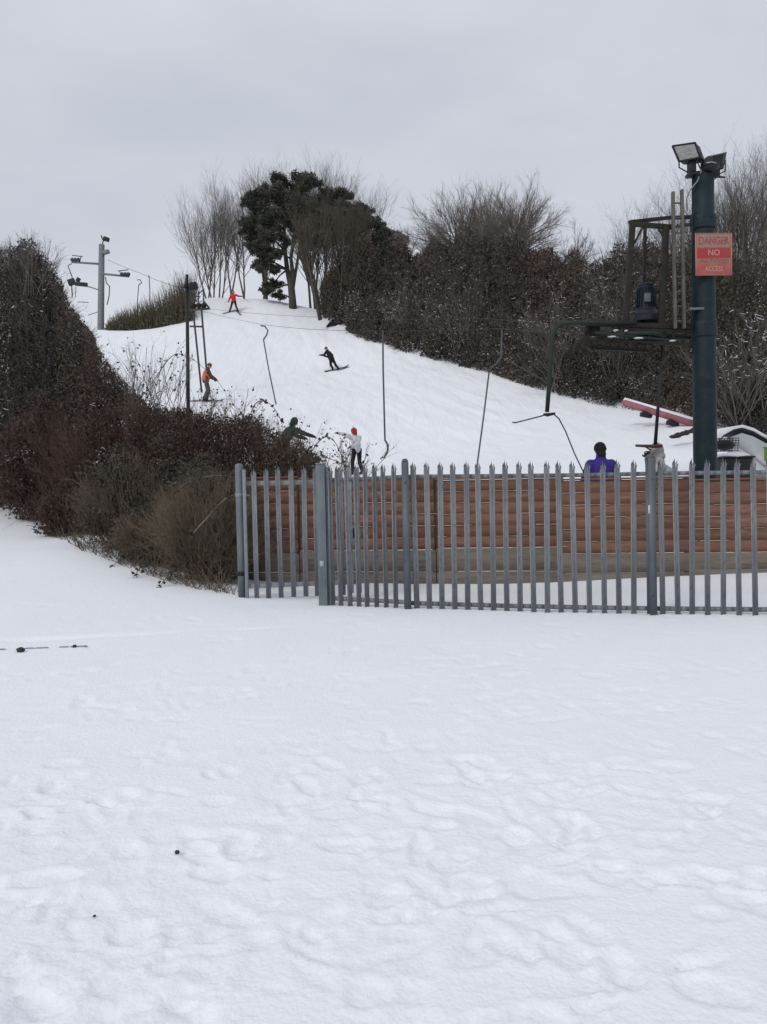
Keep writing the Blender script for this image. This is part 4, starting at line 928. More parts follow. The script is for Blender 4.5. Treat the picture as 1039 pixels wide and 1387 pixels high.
def person(label, loc, yaw, h, pose, jacket, trousers, gloves=C_BLK, hat=None, hatlabel=None, hood=None, hair=None, vest=None, boots=C_BLK, sleeves=None, jl=None, extra=None, coat_len=.0):
    J = {k: np.array(v, float) for k, v in {**BASE, **pose}.items()}
    s_ = h / 1.75; c, sn = math.cos(yaw), math.sin(yaw)
    xf = (np.array([[c, -sn, 0], [sn, c, 0], [0, 0, 1]]) * s_, np.array(loc, float))
    t = thing('person', label, 'person', loc)
    hd, nk = J['head'], J['neck']; fw = unit(J.get('face', np.array([0, 1., 0])))
    upv = unit(hd - nk); rt = np.cross(fw, upv); rt = unit(rt); fw = np.cross(upv, rt)
    Mh = Matrix((tuple(rt), tuple(fw), tuple(upv))).transposed()
    # --- body, one continuous skin
    b = MB()
    b.ellipsoid(hd + upv * .02, (.075, .095, .105), 16, 12, Mh); b.ellipsoid(hd - upv * .055 + fw * .025, (.055, .065, .06), 12, 8, Mh)
    b.ellipsoid(hd + fw * .098 - upv * .005, (.012, .02, .022), 8, 6, Mh); b.ellipsoid(hd + fw * .082 - upv * .05, (.026, .012, .012), 8, 6, Mh)
    for q in (-1, 1):
        b.ellipsoid(hd + rt * .078 * q, (.012, .022, .032), 8, 6, Mh)
        b.ellipsoid(hd + fw * .075 + rt * .03 * q + upv * .028, (.024, .018, .01), 8, 6, Mh)
    capsule(b, nk - (0, 0, .05), hd - upv * .04, .058, .052)
    capsule(b, J['chest'], nk - (0, 0, .1), .125, .09); capsule(b, J['pelvis'], J['chest'], .125, .13)
    for q in 'LR':
        capsule(b, J['sh' + q], J['el' + q], .048, .038); capsule(b, J['el' + q], J['wr' + q], .038, .026)
        capsule(b, J['chest'] + (0, 0, .08), J['sh' + q], .09, .055)
        capsule(b, J['hi' + q], J['kn' + q], .08, .055); capsule(b, J['kn' + q], J['an' + q], .052, .036); capsule(b, J['an' + q], J['to' + q], .038, .03)
        d_ = unit(J['wr' + q] - J['el' + q]); capsule(b, J['wr' + q], J['wr' + q] + d_ * .08, .03, .034)
    remesh('body', b, SKIN, t, .014, xf)
    # --- jacket
    g_ = MB(); capsule(g_, J['pelvis'] + (0, 0, .02 - coat_len), J['chest'], .165, .175)
    g_.ellipsoid((J['pelvis'] + J['chest']) / 2, (.19, .14, .26), 14, 9)
    capsule(g_, J['chest'], nk - (0, 0, .09), .165, .1); capsule(g_, nk - (0, 0, .07), nk + (0, 0, .04), .09, .078)
    for q in 'LR': capsule(g_, J['chest'] + (0, 0, .06), J['sh' + q], .12, .082)
    sl = MB() if sleeves else g_
    for q in 'LR':
        capsule(sl, J['sh' + q], J['el' + q], .088, .072); capsule(sl, J['el' + q], J['wr' + q] - unit(J['wr' + q] - J['el' + q]) * .02, .07, .056)
        e_ = J['el' + q]; sl.ellipsoid(e_ + (0, 0, .01), (.069, .064, .05), 10, 7)
    remesh('jacket', g_, jacket, t, .017, xf, jl)
    if sleeves: remesh('sleeves', sl, sleeves, t, .015, xf)
    # --- trousers
    tr_ = MB(); capsule(tr_, J['hiL'], J['hiR'], .115, .115)
    for q in 'LR':
        capsule(tr_, J['hi' + q], J['kn' + q], .108, .078); capsule(tr_, J['kn' + q], J['an' + q] + (0, 0, .05), .078, .07)
        tr_.ellipsoid(J['kn' + q] - (0, 0, .09), (.075, .082, .04), 10, 7)
    remesh('trousers', tr_, trousers, t, .017, xf)
    for q in 'LR':
        bt = MB(); capsule(bt, J['an' + q] + (0, 0, .1), J['an' + q], .068, .062); capsule(bt, J['an' + q] - (0, 0, .02), J['to' + q], .058, .045); d_ = unit(J['to' + q] - J['an' + q]); capsule(bt, J['an' + q] - (0, 0, .03), J['an' + q] - d_ * .04 - (0, 0, .03), .05, .045)
        remesh('boot', bt, boots, t, .014, xf)
        # glove: palm, four fingers and a thumb, lightly curled
        gl = MB(); w_ = J['wr' + q]; d_ = unit(w_ - J['el' + q]); s2 = unit(np.cross(d_, np.array([0, .3, 1.]))); n2 = np.cross(s2, d_); sg_ = -1 if q == 'L' else 1
        capsule(gl, w_ - d_ * .03, w_ + d_ * .01, .054, .046); capsule(gl, w_ + d_ * .01, w_ + d_ * .06, .04, .036)
        for k_ in range(4):
            o_ = s2 * (-.027 + .018 * k_); ln = (.07, .085, .082, .062)[k_]; k0 = w_ + d_ * .085 + o_
            capsule(gl, w_ + d_ * .02 + o_ * .8, k0, .017, .0145)
            k1 = k0 + (d_ * .8 + n2 * -.45 * 1) * ln * .55; capsule(gl, k0, k1, .0125, .0115); capsule(gl, k1, k1 + (d_ * .25 - n2 * .8) * ln * .45, .0115, .0095)
        tb0 = w_ + d_ * .03 - s2 * .034; tb1 = tb0 - s2 * .034 + d_ * .03 - n2 * .012; capsule(gl, tb0, tb1, .016, .0135); capsule(gl, tb1, tb1 + d_ * .03 - n2 * .015, .0135, .011)
        remesh('glove', gl, gloves, t, .0075, xf)
    if hat:
        hm = MB(); hm.ellipsoid(hd + upv * .045 - fw * .008, (.094, .112, .1), 16, 10, Mh); hm.ellipsoid(hd + upv * .02 - fw * .025, (.099, .1, .05), 16, 8, Mh)
        remesh('hat', hm, hat, t, .012, xf, hatlabel)
    if hair:
        hm = MB(); hm.ellipsoid(hd + upv * .03 - fw * .018, (.09, .105, .11), 16, 10, Mh); hm.ellipsoid(hd - upv * .06 - fw * .05, (.075, .055, .08), 12, 8, Mh)
        remesh('hair', hm, hair, t, .012, xf)
    if hood:
        hm = MB(); hm.ellipsoid(hd + upv * .02 - fw * .03, (.112, .115, .135), 16, 10, Mh); hm.ellipsoid(hd - upv * .1 - fw * .04, (.1, .09, .08), 14, 8, Mh)
        remesh('hood', hm, hood, t, .014, xf)
    if vest:
        vm = MB(); capsule(vm, J['pelvis'] + (0, 0, .06), J['chest'], .178, .188); capsule(vm, J['chest'], nk - (0, 0, .12), .178, .115)
        for q in 'LR': capsule(vm, J['chest'] + (0, 0, .06), J['chest'] * .3 + J['sh' + q] * .7, .134, .1)
        remesh('vest', vm, vest, t, .016, xf)
    if extra: extra(t, J, xf)
    return t
def X(xf, p): return xf[0] @ np.array(p, float) + xf[1]
def ski(t, xf, a, dirv, mt, L=1.6, w=.09, name='ski', z=.0):
    d = unit(np.array([dirv[0], dirv[1], 0.])); a = np.array(a, float)
    pts = [a - d * L * .45, a, a + d * L * .42, a + d * L * .52 + np.array([0, 0, .05]), a + d * L * .56 + np.array([0, 0, .11])]
    s2 = np.array([-d[1], d[0], 0]); ws = [w * .5, w * .38, w * .5, w * .45, w * .12]; V = []
    for k_, (p_, q) in enumerate(zip(pts, ws)):
        for e_ in (-1, 1):
            v_ = X(xf, p_ + s2 * q * e_); v_[2] = GH(v_[0], v_[1]) + .045 + (0, 0, 0, .05, .11)[k_]; V.append(v_)
    V2 = [v + np.array([0, 0, .016]) for v in V]; n = len(V)
    Fc = [[2 * i, 2 * i + 1, 2 * i + 3, 2 * i + 2] for i in range(4)] + [[n + 2 * i, n + 2 * i + 2, n + 2 * i + 3, n + 2 * i + 1] for i in range(4)]
    Fc += [[2 * i, 2 * i + 2, n + 2 * i + 2, n + 2 * i] for i in range(4)] + [[2 * i + 1, n + 2 * i + 1, n + 2 * i + 3, 2 * i + 3] for i in range(4)] + [[0, n, n + 1, 1], [n - 2, n - 1, 2 * n - 1, 2 * n - 2]]
    m = MB(); m.add(V + V2, np.array(Fc)); m.build(name, mt, t)
def pole(t, xf, a, b):
    m = MB(); m.tube([X(xf, a), X(xf, b)], [.012, .008], 6); m.build('ski_pole', FARM, t)
SKI = mat('dark_ski', (.03, .03, .04), .4); 

# red skier at the top, legs apart, arms out
loc = ground(322.5, 64.5)
def ex(t, J, xf):
    ski(t, xf, J['anL'] - (0, 0, .1), (-.55, 1), SKI); ski(t, xf, J['anR'] - (0, 0, .1), (.55, 1), SKI)
    pole(t, xf, J['wrL'] + (0, .05, 0), J['wrL'] + (-.5, -.5, -.35)); pole(t, xf, J['wrR'] + (0, .05, 0), J['wrR'] + (.5, -.4, -.1))
person('skier in bright red jacket standing legs apart with arms out at the hilltop', loc, R(176), 1.75,
       dict(elL=(-.42, .02, 1.3), wrL=(-.64, .1, 1.27), elR=(.3, .04, 1.16), wrR=(.36, .14, .93), hiL=(-.1, 0, .9), hiR=(.1, 0, .9), knL=(-.2, .05, .5), anL=(-.34, 0, .1), toL=(-.42, .14, .05), knR=(.2, .05, .5), anR=(.34, 0, .1), toR=(.42, .14, .05)),
       C_RED, C_NAVY, hair=HAIR, extra=ex)
# snowboarder leaning
loc = ground(452, 49.5)
def ex(t, J, xf): ski(t, xf, (J['anL'] + J['anR']) / 2 - (0, 0, .09), (1, .15), SKI, 1.5, .28, 'snowboard')
person('snowboarder all in black leaning over a board in mid turn on the slope', loc, R(0), 1.72,
       dict(pelvis=(.06, -.12, .7), chest=(-.1, -.04, 1.03), neck=(-.2, 0, 1.24), head=(-.29, .03, 1.38), face=(-1, .3, -.2), shL=(-.28, -.12, 1.18), elL=(-.42, -.2, .96), wrL=(-.62, -.15, .98), shR=(-.1, .13, 1.18), elR=(-.22, .28, .93), wrR=(-.44, .3, .99),
            hiL=(-.02, -.1, .66), knL=(-.04, .12, .42), anL=(.08, 0, .1), toL=(.08, .13, .06), hiR=(.12, -.1, .66), knR=(.26, .08, .42), anR=(.42, 0, .1), toR=(.42, .13, .06)),
       C_BLK, C_BLK, hat=C_GREY, extra=ex)
# person in orange vest on the lift, facing right
loc = P(280, 543, 36.8); loc[2] = GH(loc[0], loc[1])
def ex(t, J, xf):
    ski(t, xf, J['anL'] - (0, 0, .1), (0, 1), SKI, 1.4); ski(t, xf, J['anR'] - (0, 0, .1), (0, 1), SKI, 1.4)
    pole(t, xf, J['wrR'] + (0, .05, 0), J['wrR'] + (0, .35, -.5))
person('person in orange vest and grey trousers seen from the side below the lift frame', loc, R(-80), 1.78,
       dict(chest=(0, .05, 1.26), neck=(0, .1, 1.46), head=(0, .16, 1.6), shR=(.17, .1, 1.39), elR=(.2, .22, 1.15), wrR=(.16, .42, 1.0), shL=(-.17, .08, 1.39), elL=(-.2, .16, 1.12), wrL=(-.14, .38, 1.05), pelvis=(0, -.02, .95), knL=(-.1, .1, .52), knR=(.1, .05, .5), anR=(.1, -.1, .1), toR=(.1, .05, .05)),
       C_BRN, C_GREY, hat=C_GREY, vest=C_ORG, gloves=C_BRN, extra=ex)
# green coat in the brambles, arm stretched right
loc = P(387, 612, 26); loc[2] = GH(loc[0], loc[1])
hh = P(392, 549, 26)[2] - loc[2]
person('person in dark green coat bending behind the brambles with one arm stretched right', loc, R(-70), 1.88,
       dict(pelvis=(0, -.05, .92), chest=(0, .12, 1.2), neck=(0, .22, 1.38), head=(0, .3, 1.51), face=(0, 1, -.3), shR=(.16, .2, 1.3), elR=(.2, .5, 1.17), wrR=(.18, .8, 1.08), shL=(-.17, .2, 1.3), elL=(-.2, .42, 1.1), wrL=(-.16, .62, 1.05)),
       C_GRN, C_BLK, hood=C_GRN)
# white jacket, red hat
loc = P(484, 641, 25.5); loc[2] = GH(loc[0], loc[1])
person('child in white jacket, red hat and black trousers with one arm raised near the gate', loc, R(28), 1.47,
       dict(chest=(-.04, .0, 1.25), neck=(-.08, .0, 1.46), head=(-.1, .03, 1.62), face=(-.6, 1, 0), shL=(-.25, .02, 1.4), elL=(-.46, .1, 1.52), wrL=(-.68, .16, 1.56), shR=(.12, 0, 1.4), elR=(-.08, -.26, 1.14), wrR=(-.42, -.32, 1.02), knR=(.13, .06, .5), anR=(.18, -.05, .09), knL=(-.14, .1, .5), anL=(-.18, .05, .09)),
       C_WHT, C_BLK, hat=C_MAR, hood=C_MAR)
# purple jacket, back view
loc = P(815, 700, 12.9); loc[2] = GH(loc[0], loc[1]); hp_ = P(815, 594.5, 12.9)[2] - loc[2]
person('person in purple jacket and black hat seen from behind over the fence', loc, R(6), hp_ / 1.79 * 1.75,
       dict(head=(0, .03, 1.6), neck=(0, 0, 1.49), chest=(0, .01, 1.3), shL=(-.165, 0, 1.385), shR=(.165, 0, 1.385), elL=(-.26, .04, 1.12), elR=(.28, .05, 1.15), wrL=(-.24, .24, 1.02), wrR=(.24, .24, 1.02)),
       C_PUR, C_BLK, hat=C_BLK, hair=HAIR)
# child in pale hooded coat holding the T-bar
loc = P(903, 700, 13.1); loc[2] = GH(loc[0], loc[1]); hp_ = P(895, 597, 13.1)[2] - loc[2]
person('child with fair hair in pale grey hooded coat gripping the hanging crossbar', loc, R(72), hp_ / 1.78 * 1.75,
       dict(chest=(0, .04, 1.2), neck=(0, .1, 1.43), head=(0, .16, 1.6), face=(-.5, 1, -.1), shR=(.15, .1, 1.33), elR=(.2, .22, 1.22), wrR=(.1, .26, 1.5), shL=(-.17, .1, 1.33), elL=(-.22, .24, 1.2), wrL=(-.1, .3, 1.5)),
       C_LGR, C_GREY, hood=C_LGR, hair=BLONDE, coat_len=.12)

# ------------------------------------------------------------------ vegetation, right bank
edge = [(440, 439, 60), (480, 450, 56), (520, 465, 52), (560, 478, 49), (600, 488, 46), (650, 503, 42), (700, 518, 38), (750, 534, 34.5), (800, 546, 31), (850, 553, 28.5), (900, 560, 26), (950, 572, 23.5), (1000, 588, 21), (1060, 600, 19.5), (1130, 610, 18.5)]
def Zedge(x): return interp(x, edge)[1]
GR1 = 'snow flecked shrubs lining the right edge of the slope'
names1 = [(478, 508, 'right of the black mat'), (505, 545, 'between the mat and the tall hanger'), (542, 590, 'just right of the tall middle hanger'), (586, 632, 'left of the slanting hanger'), (628, 676, 'behind the slanting hanger top'), (672, 722, 'right of the slanting hanger'),
          (718, 772, 'behind the curved steel arm'), (768, 828, 'under the lift platform wheels'), (824, 884, 'above the red padded tube'), (880, 944, 'behind the green pole'), (938, 1002, 'right of the green pole above the wire basket'), (996, 1070, 'above the shelter roof at the right edge')]
LGRN = mat('grey_green_leaves', (.058, .056, .048), .85, var=(.085, .076, .063), vscale=.5, var2=(.066, .053, .043), v2scale=4)
LBRN = mat('grey_brown_leaves', (.078, .064, .053), .85, var=(.105, .085, .069), vscale=.45, var2=(.08, .057, .046), v2scale=4)
lm3 = (LGRN, LBRN, LGRN, LEAFD)
for i, (x0, x1, w) in enumerate(names1):
    ye = lambda x: interp(x, edge)[0]
    hgt = 46 + 10 * math.sin(i * 2.1) + (12 if x0 > 700 else 0)
    prof = [(x0 - 6, ye(x0) - hgt), ((x0 + x1) / 2, ye((x0 + x1) / 2) - hgt - 6), (x1 + 6, ye(x1) - hgt)]
    Zm = Zedge((x0 + x1) / 2)
    hedge_piece('edge_shrub', 'low dark snow flecked shrub ' + w, prof, lambda x: Zedge(x) + 1.3, 1.25, 9000, .0019 * Zm, lm3[i % 4], 420, (TWIG, TWIGO)[i % 2], 100 + i, snow=150, ssize=.0007 * Zm, tw=.012 * Zm, twr=.00022 * Zm, group=GR1)
top_ = [(440, 380), (455, 356), (480, 326), (505, 312), (540, 316), (580, 322), (615, 318), (655, 312), (700, 312), (740, 324), (765, 332), (800, 342), (830, 336), (870, 322), (920, 330), (1000, 338), (1080, 342)]
def topy(x): return 13 + float(np.interp(x, [q[0] for q in top_], [q[1] for q in top_]))
second = [(446, 502, LBRN, TWIGO, 'olive brown thicket under the right side of the pine crown'), (494, 552, LEAFD, TWIGO, 'dark thicket right of the pine crown'), (545, 606, LBRN, TWIG, 'brown thicket left under the big bare crown'),
          (600, 660, LGRN, TWIGO, 'grey green evergreen mass below the big bare crown'), (654, 716, LEAFD, TWIG, 'dark evergreen dome under the middle of the big bare crown'), (708, 766, LBRN, TWIGR, 'reddish brown thicket right of the dark dome'),
          (760, 822, LBRN, TWIGO, 'brown thicket left of the drive frame'), (815, 880, LGRN, TWIG, 'tangled thicket behind the drive frame'), (872, 940, LBRN, TWIGO, 'thicket behind the ladder'),
          (930, 1000, LEAFO, TWIGO, 'olive thicket behind the danger sign'), (990, 1080, LBRN, TWIGO, 'brown thicket right of the danger sign at the frame edge')]
for i, (x0, x1, lm, tm, lab) in enumerate(second):
    Zm = Zedge((x0 + x1) / 2) + 4.2
    xs_ = np.linspace(x0 - 6, x1 + 6, 7); prof = [(x, topy(x) + 7 * math.sin(x * .11 + i)) for x in xs_]
    hedge_piece('thicket', lab, prof, lambda x: Zedge(x) + 4.2, 2.2, 21000, .0021 * Zm, lm, 800, tm, 300 + i, snow=16, ssize=.0008 * Zm, tw=.019 * Zm, twr=.00026 * Zm, cat='thicket', group='thickets on the right bank', rough=.12)
third = [(486, 560, LBRN, TWIGO, 'brown scrub halfway up the bank above the black mat'), (552, 630, LGRN, TWIG, 'grey green scrub halfway up the bank behind the tall hanger'),
         (622, 700, LBRN, TWIG, 'grey brown scrub halfway up the bank behind the slanting hanger'), (692, 770, LEAFD, TWIGB, 'snow dusted scrub behind the bend of the curved arm'), (762, 842, LBRN, TWIG, 'scrub behind the lift motor'),
         (834, 920, LGRN, TWIGO, 'dark scrub behind the base of the ladder'), (912, 1000, LEAFO, TWIGO, 'olive scrub below the danger sign'), (992, 1080, LEAFD, TWIG, 'dark scrub at the right edge under the sign')]
for i, (x0, x1, lm, tm, lab) in enumerate(third):
    Zm = Zedge((x0 + x1) / 2) + 2.6
    xs_ = np.linspace(x0 - 6, x1 + 6, 6); prof = [(x, .52 * topy(x) + .48 * interp(x, edge)[0] - 12 * math.sin(x * .06 + i * 2)) for x in xs_]
    hedge_piece('scrub', lab, prof, lambda x: Zedge(x) + 2.6, 1.6, 15000, .002 * Zm, lm, 650, tm, 500 + i, snow=190, ssize=.00075 * Zm, tw=.017 * Zm, twr=.00026 * Zm, group='scrub on the right bank', taper=18)

for i, (x, yt, zo, w, lab) in enumerate([(640, 372, 3.4, 90, 'pale snow lined bare bush in front of the bank below the big crown'), (762, 392, 2.0, 70, 'snow lined bare bush above the bend of the curved arm'), (845, 360, 3.2, 70, 'tangled bare bush in front of the bank left of the drive frame'), (1010, 420, 2.0, 80, 'snow lined bare bush right of the danger sign'), (560, 380, 3.4, 70, 'bare bush in front of the bank above the tall hanger')]):
    Z = Zedge(x) + zo - 1.6
    t_ = dome_bush(lab, x, yt, Z, w, 900 + i)
# bare trees
TW = TWIG
bare_tree('slender bare tree with several upright stems, leftmost on the hilltop', 297, 242, 70, 100, TW, 21, stems=6, density=1.1, base_spread=.5, thick=.95, trunk_frac=.25, up=.16)
bare_tree('slender bare tree right behind the red skier', 329, 250, 68, 75, TW, 22, stems=4, density=1.0, base_spread=.4, thick=.9, trunk_frac=.3, up=.14)
bare_tree('tall bare tree rising behind the left of the pine crown', 364, 216, 72, 74, TW, 23, stems=4, density=1.1, thick=1.2, base_spread=.3, up=.16)
bare_tree('tall bare tree rising behind the top right of the pine crown', 434, 214, 72, 88, TW, 24, stems=7, density=1.2, thick=1.3, base_spread=.5, up=.16)
bare_tree('leaning bare tree behind the right shoulder of the pine', 462, 240, 68, 80, TW, 25, stems=6, density=1.1, thick=1.2, base_spread=.4, lean=(.1, 0), up=.14)
bare_tree('bushy bare tree in front of the pine right side', 462, 258, 60, 75, TWIGO, 26, stems=5, density=1.05, base_spread=.6, thick=1.9, up=.14)
dome_tree('broad rounded bare crown, left half of the big crown over the right bank', 628, 240, 52, 165, 41, TWIGL, n1=105)
dome_tree('tallest rounded bare crown over the right bank', 708, 220, 49, 135, 42, TWIGL, n1=95)
dome_tree('bare crown filling the middle between the two big rounded ones', 668, 234, 54, 120, 43, TWIGL, n1=70)
dome_tree('small rounded bare tree in the dip right of the big crowns', 782, 280, 44, 72, 44, TWIGL, n1=52, k2=8)
dome_tree('faint low bare tree just left of the drive frame', 828, 308, 42, 60, 45, TWIGL, n1=36, k2=6)
dome_tree('wispy bare tree in the gap between pine and big crown', 556, 282, 56, 60, 46, TWIGL, n1=26, k2=6)
for i, (x, yt, w, st, lab) in enumerate([(890, 240, 80, 4, 'bare tree behind the drive frame and ladder'), (985, 205, 90, 4, 'tall bare tree just right of the floodlights'), (1020, 180, 90, 4, 'tallest bare tree at the right edge of the view'), (1055, 190, 90, 4, 'bare tree half cut by the right edge'), (940, 262, 80, 3, 'bare tree mostly hidden by the green pole'), (1000, 270, 100, 5, 'shorter bare tree right of the danger sign')]):
    bare_tree(lab, x, yt + 12, Zedge(x) + 12, w, (TWIG, TWIGO)[i % 2], 60 + i, stems=st, density=1.2, base_spread=1.0, up=.14, trunk_frac=.25, thick=.75)

# pine
def pine(label, px, pyb, Z, limbs, seed, trunkpts, nn=520, lab2='pine_tree'):
    rr_ = np.random.default_rng(seed); b = P(px, pyb, Z); b[2] = GH(b[0], b[1]) - .2
    t = thing(lab2, label, 'tree', b)
    m = MB()
    for pts, rads in trunkpts:
        q = [P(x, y, Z + dz) for x, y, dz in pts]
        if pts[0][1] > 425: q[0][2] = b[2]
        m.tube(q, rads, 9)
    m.build('trunk', BARK, t, smooth=True)
    lf = MB(); br = MB(); hub = P(*limbs[0][:2], Z)
    for (x, y, rpx) in limbs:
        c = P(x, y, Z + rr_.uniform(-1.6, 1.6)); r_ = rpx * 1.24 * Z / F
        n = int(nn * 4.2 * rpx / 10)
        sub = c + unit(rr_.normal(size=(14, 3))) * r_ * rr_.uniform(.3, 1.25, (14, 1)) * np.array([1.15, 1.1, .75])
        w = rr_.integers(0, 14, n); C = sub[w] + unit(rr_.normal(size=(n, 3))) * r_ * .6 * rr_.uniform(0, 1, (n, 1)) ** .75 * np.array([1, 1, .75])
        lf.leaves(C, .08, 2.6, r=rr_)
        near_ = min(((P(xx, yy, Z + dz)) for pts, _ in trunkpts for xx, yy, dz in pts[1:]), key=lambda q: np.linalg.norm(q - c))
        br.tube([near_, (near_ + c) / 2 + (0, 0, .15), c], [.09, .06, .03], 5)
    lf.build('crown', LEAFP, t); br.build('limbs', BARK, t)
pine('large dark pine with forked trunk and clumped crown on the hilltop', 397, 429, 65,
     [(395, 285, 17), (395, 250, 12), (380, 245, 9), (410, 244, 11), (425, 252, 11), (370, 262, 11), (345, 262, 9), (338, 275, 7), (355, 280, 12), (348, 297, 10), (332, 300, 6), (338, 310, 8), (345, 325, 9), (352, 338, 8), (342, 334, 7), (356, 352, 9), (368, 300, 10), (380, 272, 13), (412, 275, 14), (432, 280, 14), (425, 300, 12),
      (448, 270, 12), (455, 290, 13), (465, 265, 9), (470, 285, 12), (483, 290, 11), (495, 285, 8), (490, 305, 11), (504, 298, 6), (478, 312, 12), (450, 315, 12), (435, 325, 10), (400, 305, 8), (385, 325, 8), (360, 318, 8), (352, 362, 6), (372, 345, 7), (372, 365, 6), (370, 385, 8), (362, 395, 6), (378, 400, 5), (384, 290, 9), (410, 318, 8)], 71,
     [([(397, 431, 0), (396, 405, 0), (394, 385, 0), (389, 365, .2), (386, 340, .3), (385, 310, .3), (390, 275, 0)], [.34, .3, .28, .2, .17, .13, .07]), ([(395, 390, 0), (397, 375, 0), (394, 350, -.2), (398, 325, -.2), (405, 290, 0)], [.24, .2, .15, .12, .06]), ([(396, 395, 0), (406, 335, 0), (430, 300, 0), (465, 285, 0)], [.15, .1, .08, .05])])
pine('small dark pine stub right of the large pine, at the edge of the thicket', 515, 470, 60, [(510, 308, 8), (522, 318, 9), (538, 322, 8), (500, 322, 9), (515, 335, 12), (530, 340, 10), (500, 345, 12)], 72, [([(512, 440, 0), (512, 400, 0), (514, 330, 0)], [.2, .16, .08])])

# dry grass clump on the skyline left
rr_ = np.random.default_rng(9)
t = thing('tall_dry_grass', 'olive brown stand of tall dry stems on the skyline left of the lamp post', 'grass clump', ground(205, 64))
n = 5200; px_ = rr_.uniform(146, 262, n); zz = rr_.uniform(62, 67, n)
A = np.array([P(x, 440, z) for x, z in zip(px_, zz)]); A[:, 2] = base_h(A[:, 0], A[:, 1])
hgt = np.interp(px_, [146, 165, 200, 240, 262], [.5, 1.0, 1.6, 2.1, 2.4]) * rr_.uniform(.25, 1.35, n) ** 1.6
B = A + np.stack([rr_.normal(size=n) * .2, rr_.normal(size=n) * .2, np.ones(n)], 1) * hgt[:, None]
m = MB(); m.segs(A, B, np.full(n, .02), np.full(n, .006)); m.build('stems', DRYG, t)
C = A + (B - A) * rr_.uniform(.0, .4, (n, 1)); m = MB(); m.leaves(np.repeat(C, 2, 0) + rr_.normal(size=(2 * n, 3)) * .15, .13, 2, r=rr_); m.build('leaves', DRYG, t)

# ------------------------------------------------------------------ vegetation, left
LG = 'overgrown shrubs of the left hedge'
def L(lab, px, yt, Z, w, seed, lm, tm, n=9000, tw=260, leaf=None, snow=120, **k):
    shrub('hedge_shrub', lab, px, yt, Z, w, seed, lm, tm, leaf=leaf or .0023 * Z, nleaf=n, ntw=tw, snow=snow, ssize=.0011 * Z, group=LG, twr=.0003 * Z, depth=.55, **k)
def HP(lab, prof, Z0, depth, n, lm, ntw, tm, seed, snow, tw=.5, **k):
    hedge_piece('hedge_shrub', lab, prof, lambda x: Z0, depth, n, .0018 * Z0, lm, ntw, tm, seed, snow=snow, ssize=.0009 * Z0, tw=tw, twr=.0003 * Z0, group=LG, rough=.05, **k)
HP('tall dark shrub at the far left edge, snow specks on its flank', [(-120, 352), (-40, 346), (0, 338), (28, 334)], 20, 1.6, 60000, LBRN, 2600, TWIGO, 700, 90)
HP('tallest peaked dark shrub of the left hedge', [(20, 338), (38, 327), (50, 323), (64, 340), (78, 362), (92, 388)], 19.6, 1.4, 44000, LEAFD, 2200, TWIG, 701, 60, tw=.4)
HP('dark shrub on the falling right flank of the tallest one', [(80, 368), (94, 392), (108, 415), (124, 438), (134, 458)], 19, 1.3, 27000, LBRN, 1500, TWIGO, 702, 60, tw=.3)
HP('brown shrub stepping down from the peak, above the bramble', [(120, 434), (134, 458), (146, 482), (168, 514), (186, 534), (200, 548)], 18.2, 1.2, 26000, LBRN, 1600, TWIGR, 703, 30, tw=.26)
HP('reddish bramble mound under the lamp post', [(168, 545), (205, 548), (235, 552), (262, 553)], 14.9, 1.3, 30000, LEAFR, 1700, TWIGR, 708, 50, tw=.26)
HP('leafy bramble crest between the lamp post and the person in green', [(252, 553), (290, 556), (325, 560), (356, 568)], 14.8, 1.3, 30000, LEAFR, 1700, TWIGR, 714, 40, tw=.26)
HP('bramble mound behind the wooden fence left of the child in white', [(346, 570), (378, 584), (408, 598), (428, 616), (440, 640)], 14.6, 1.2, 22000, LEAFR, 1500, TWIGB, 709, 30, tw=.28)
L('dark low shrub at the far left edge by the snow', -5, 470, 18.6, 200, 704, LEAFD, TWIG, 24000, 420, snow=220)
L('reddish bramble mound below the dark peak', 80, 520, 17, 150, 705, LEAFR, TWIGR, 24000, 420, snow=90)
L('brown bramble mound below the lamp post, left part', 140, 532, 15.6, 110, 706, LEAFR, TWIGR, 18000, 380, snow=70)
L('olive bramble mound in the middle of the left hedge', 195, 592, 13.4, 170, 707, LEAFO, TWIGB, 22000, 480, snow=90)
L('dark reddish bramble shoulder left of the lamp post', 185, 528, 15.8, 110, 716, LEAFR, TWIGR, 20000, 320, snow=50)
L('tangled brown bramble beside the hinge post', 284, 612, 11.6, 82, 710, LEAFO, TWIGS, 12000, 1400, snow=30)
L('low trailing bramble at the snow edge left of the hinge post', 218, 668, 12.3, 120, 711, LEAFO, TWIGS, 12000, 620, snow=40)
L('low trailing bramble at the snow edge, far left part', 115, 640, 14.8, 130, 712, LEAFR, TWIGR, 15000, 360, snow=40)
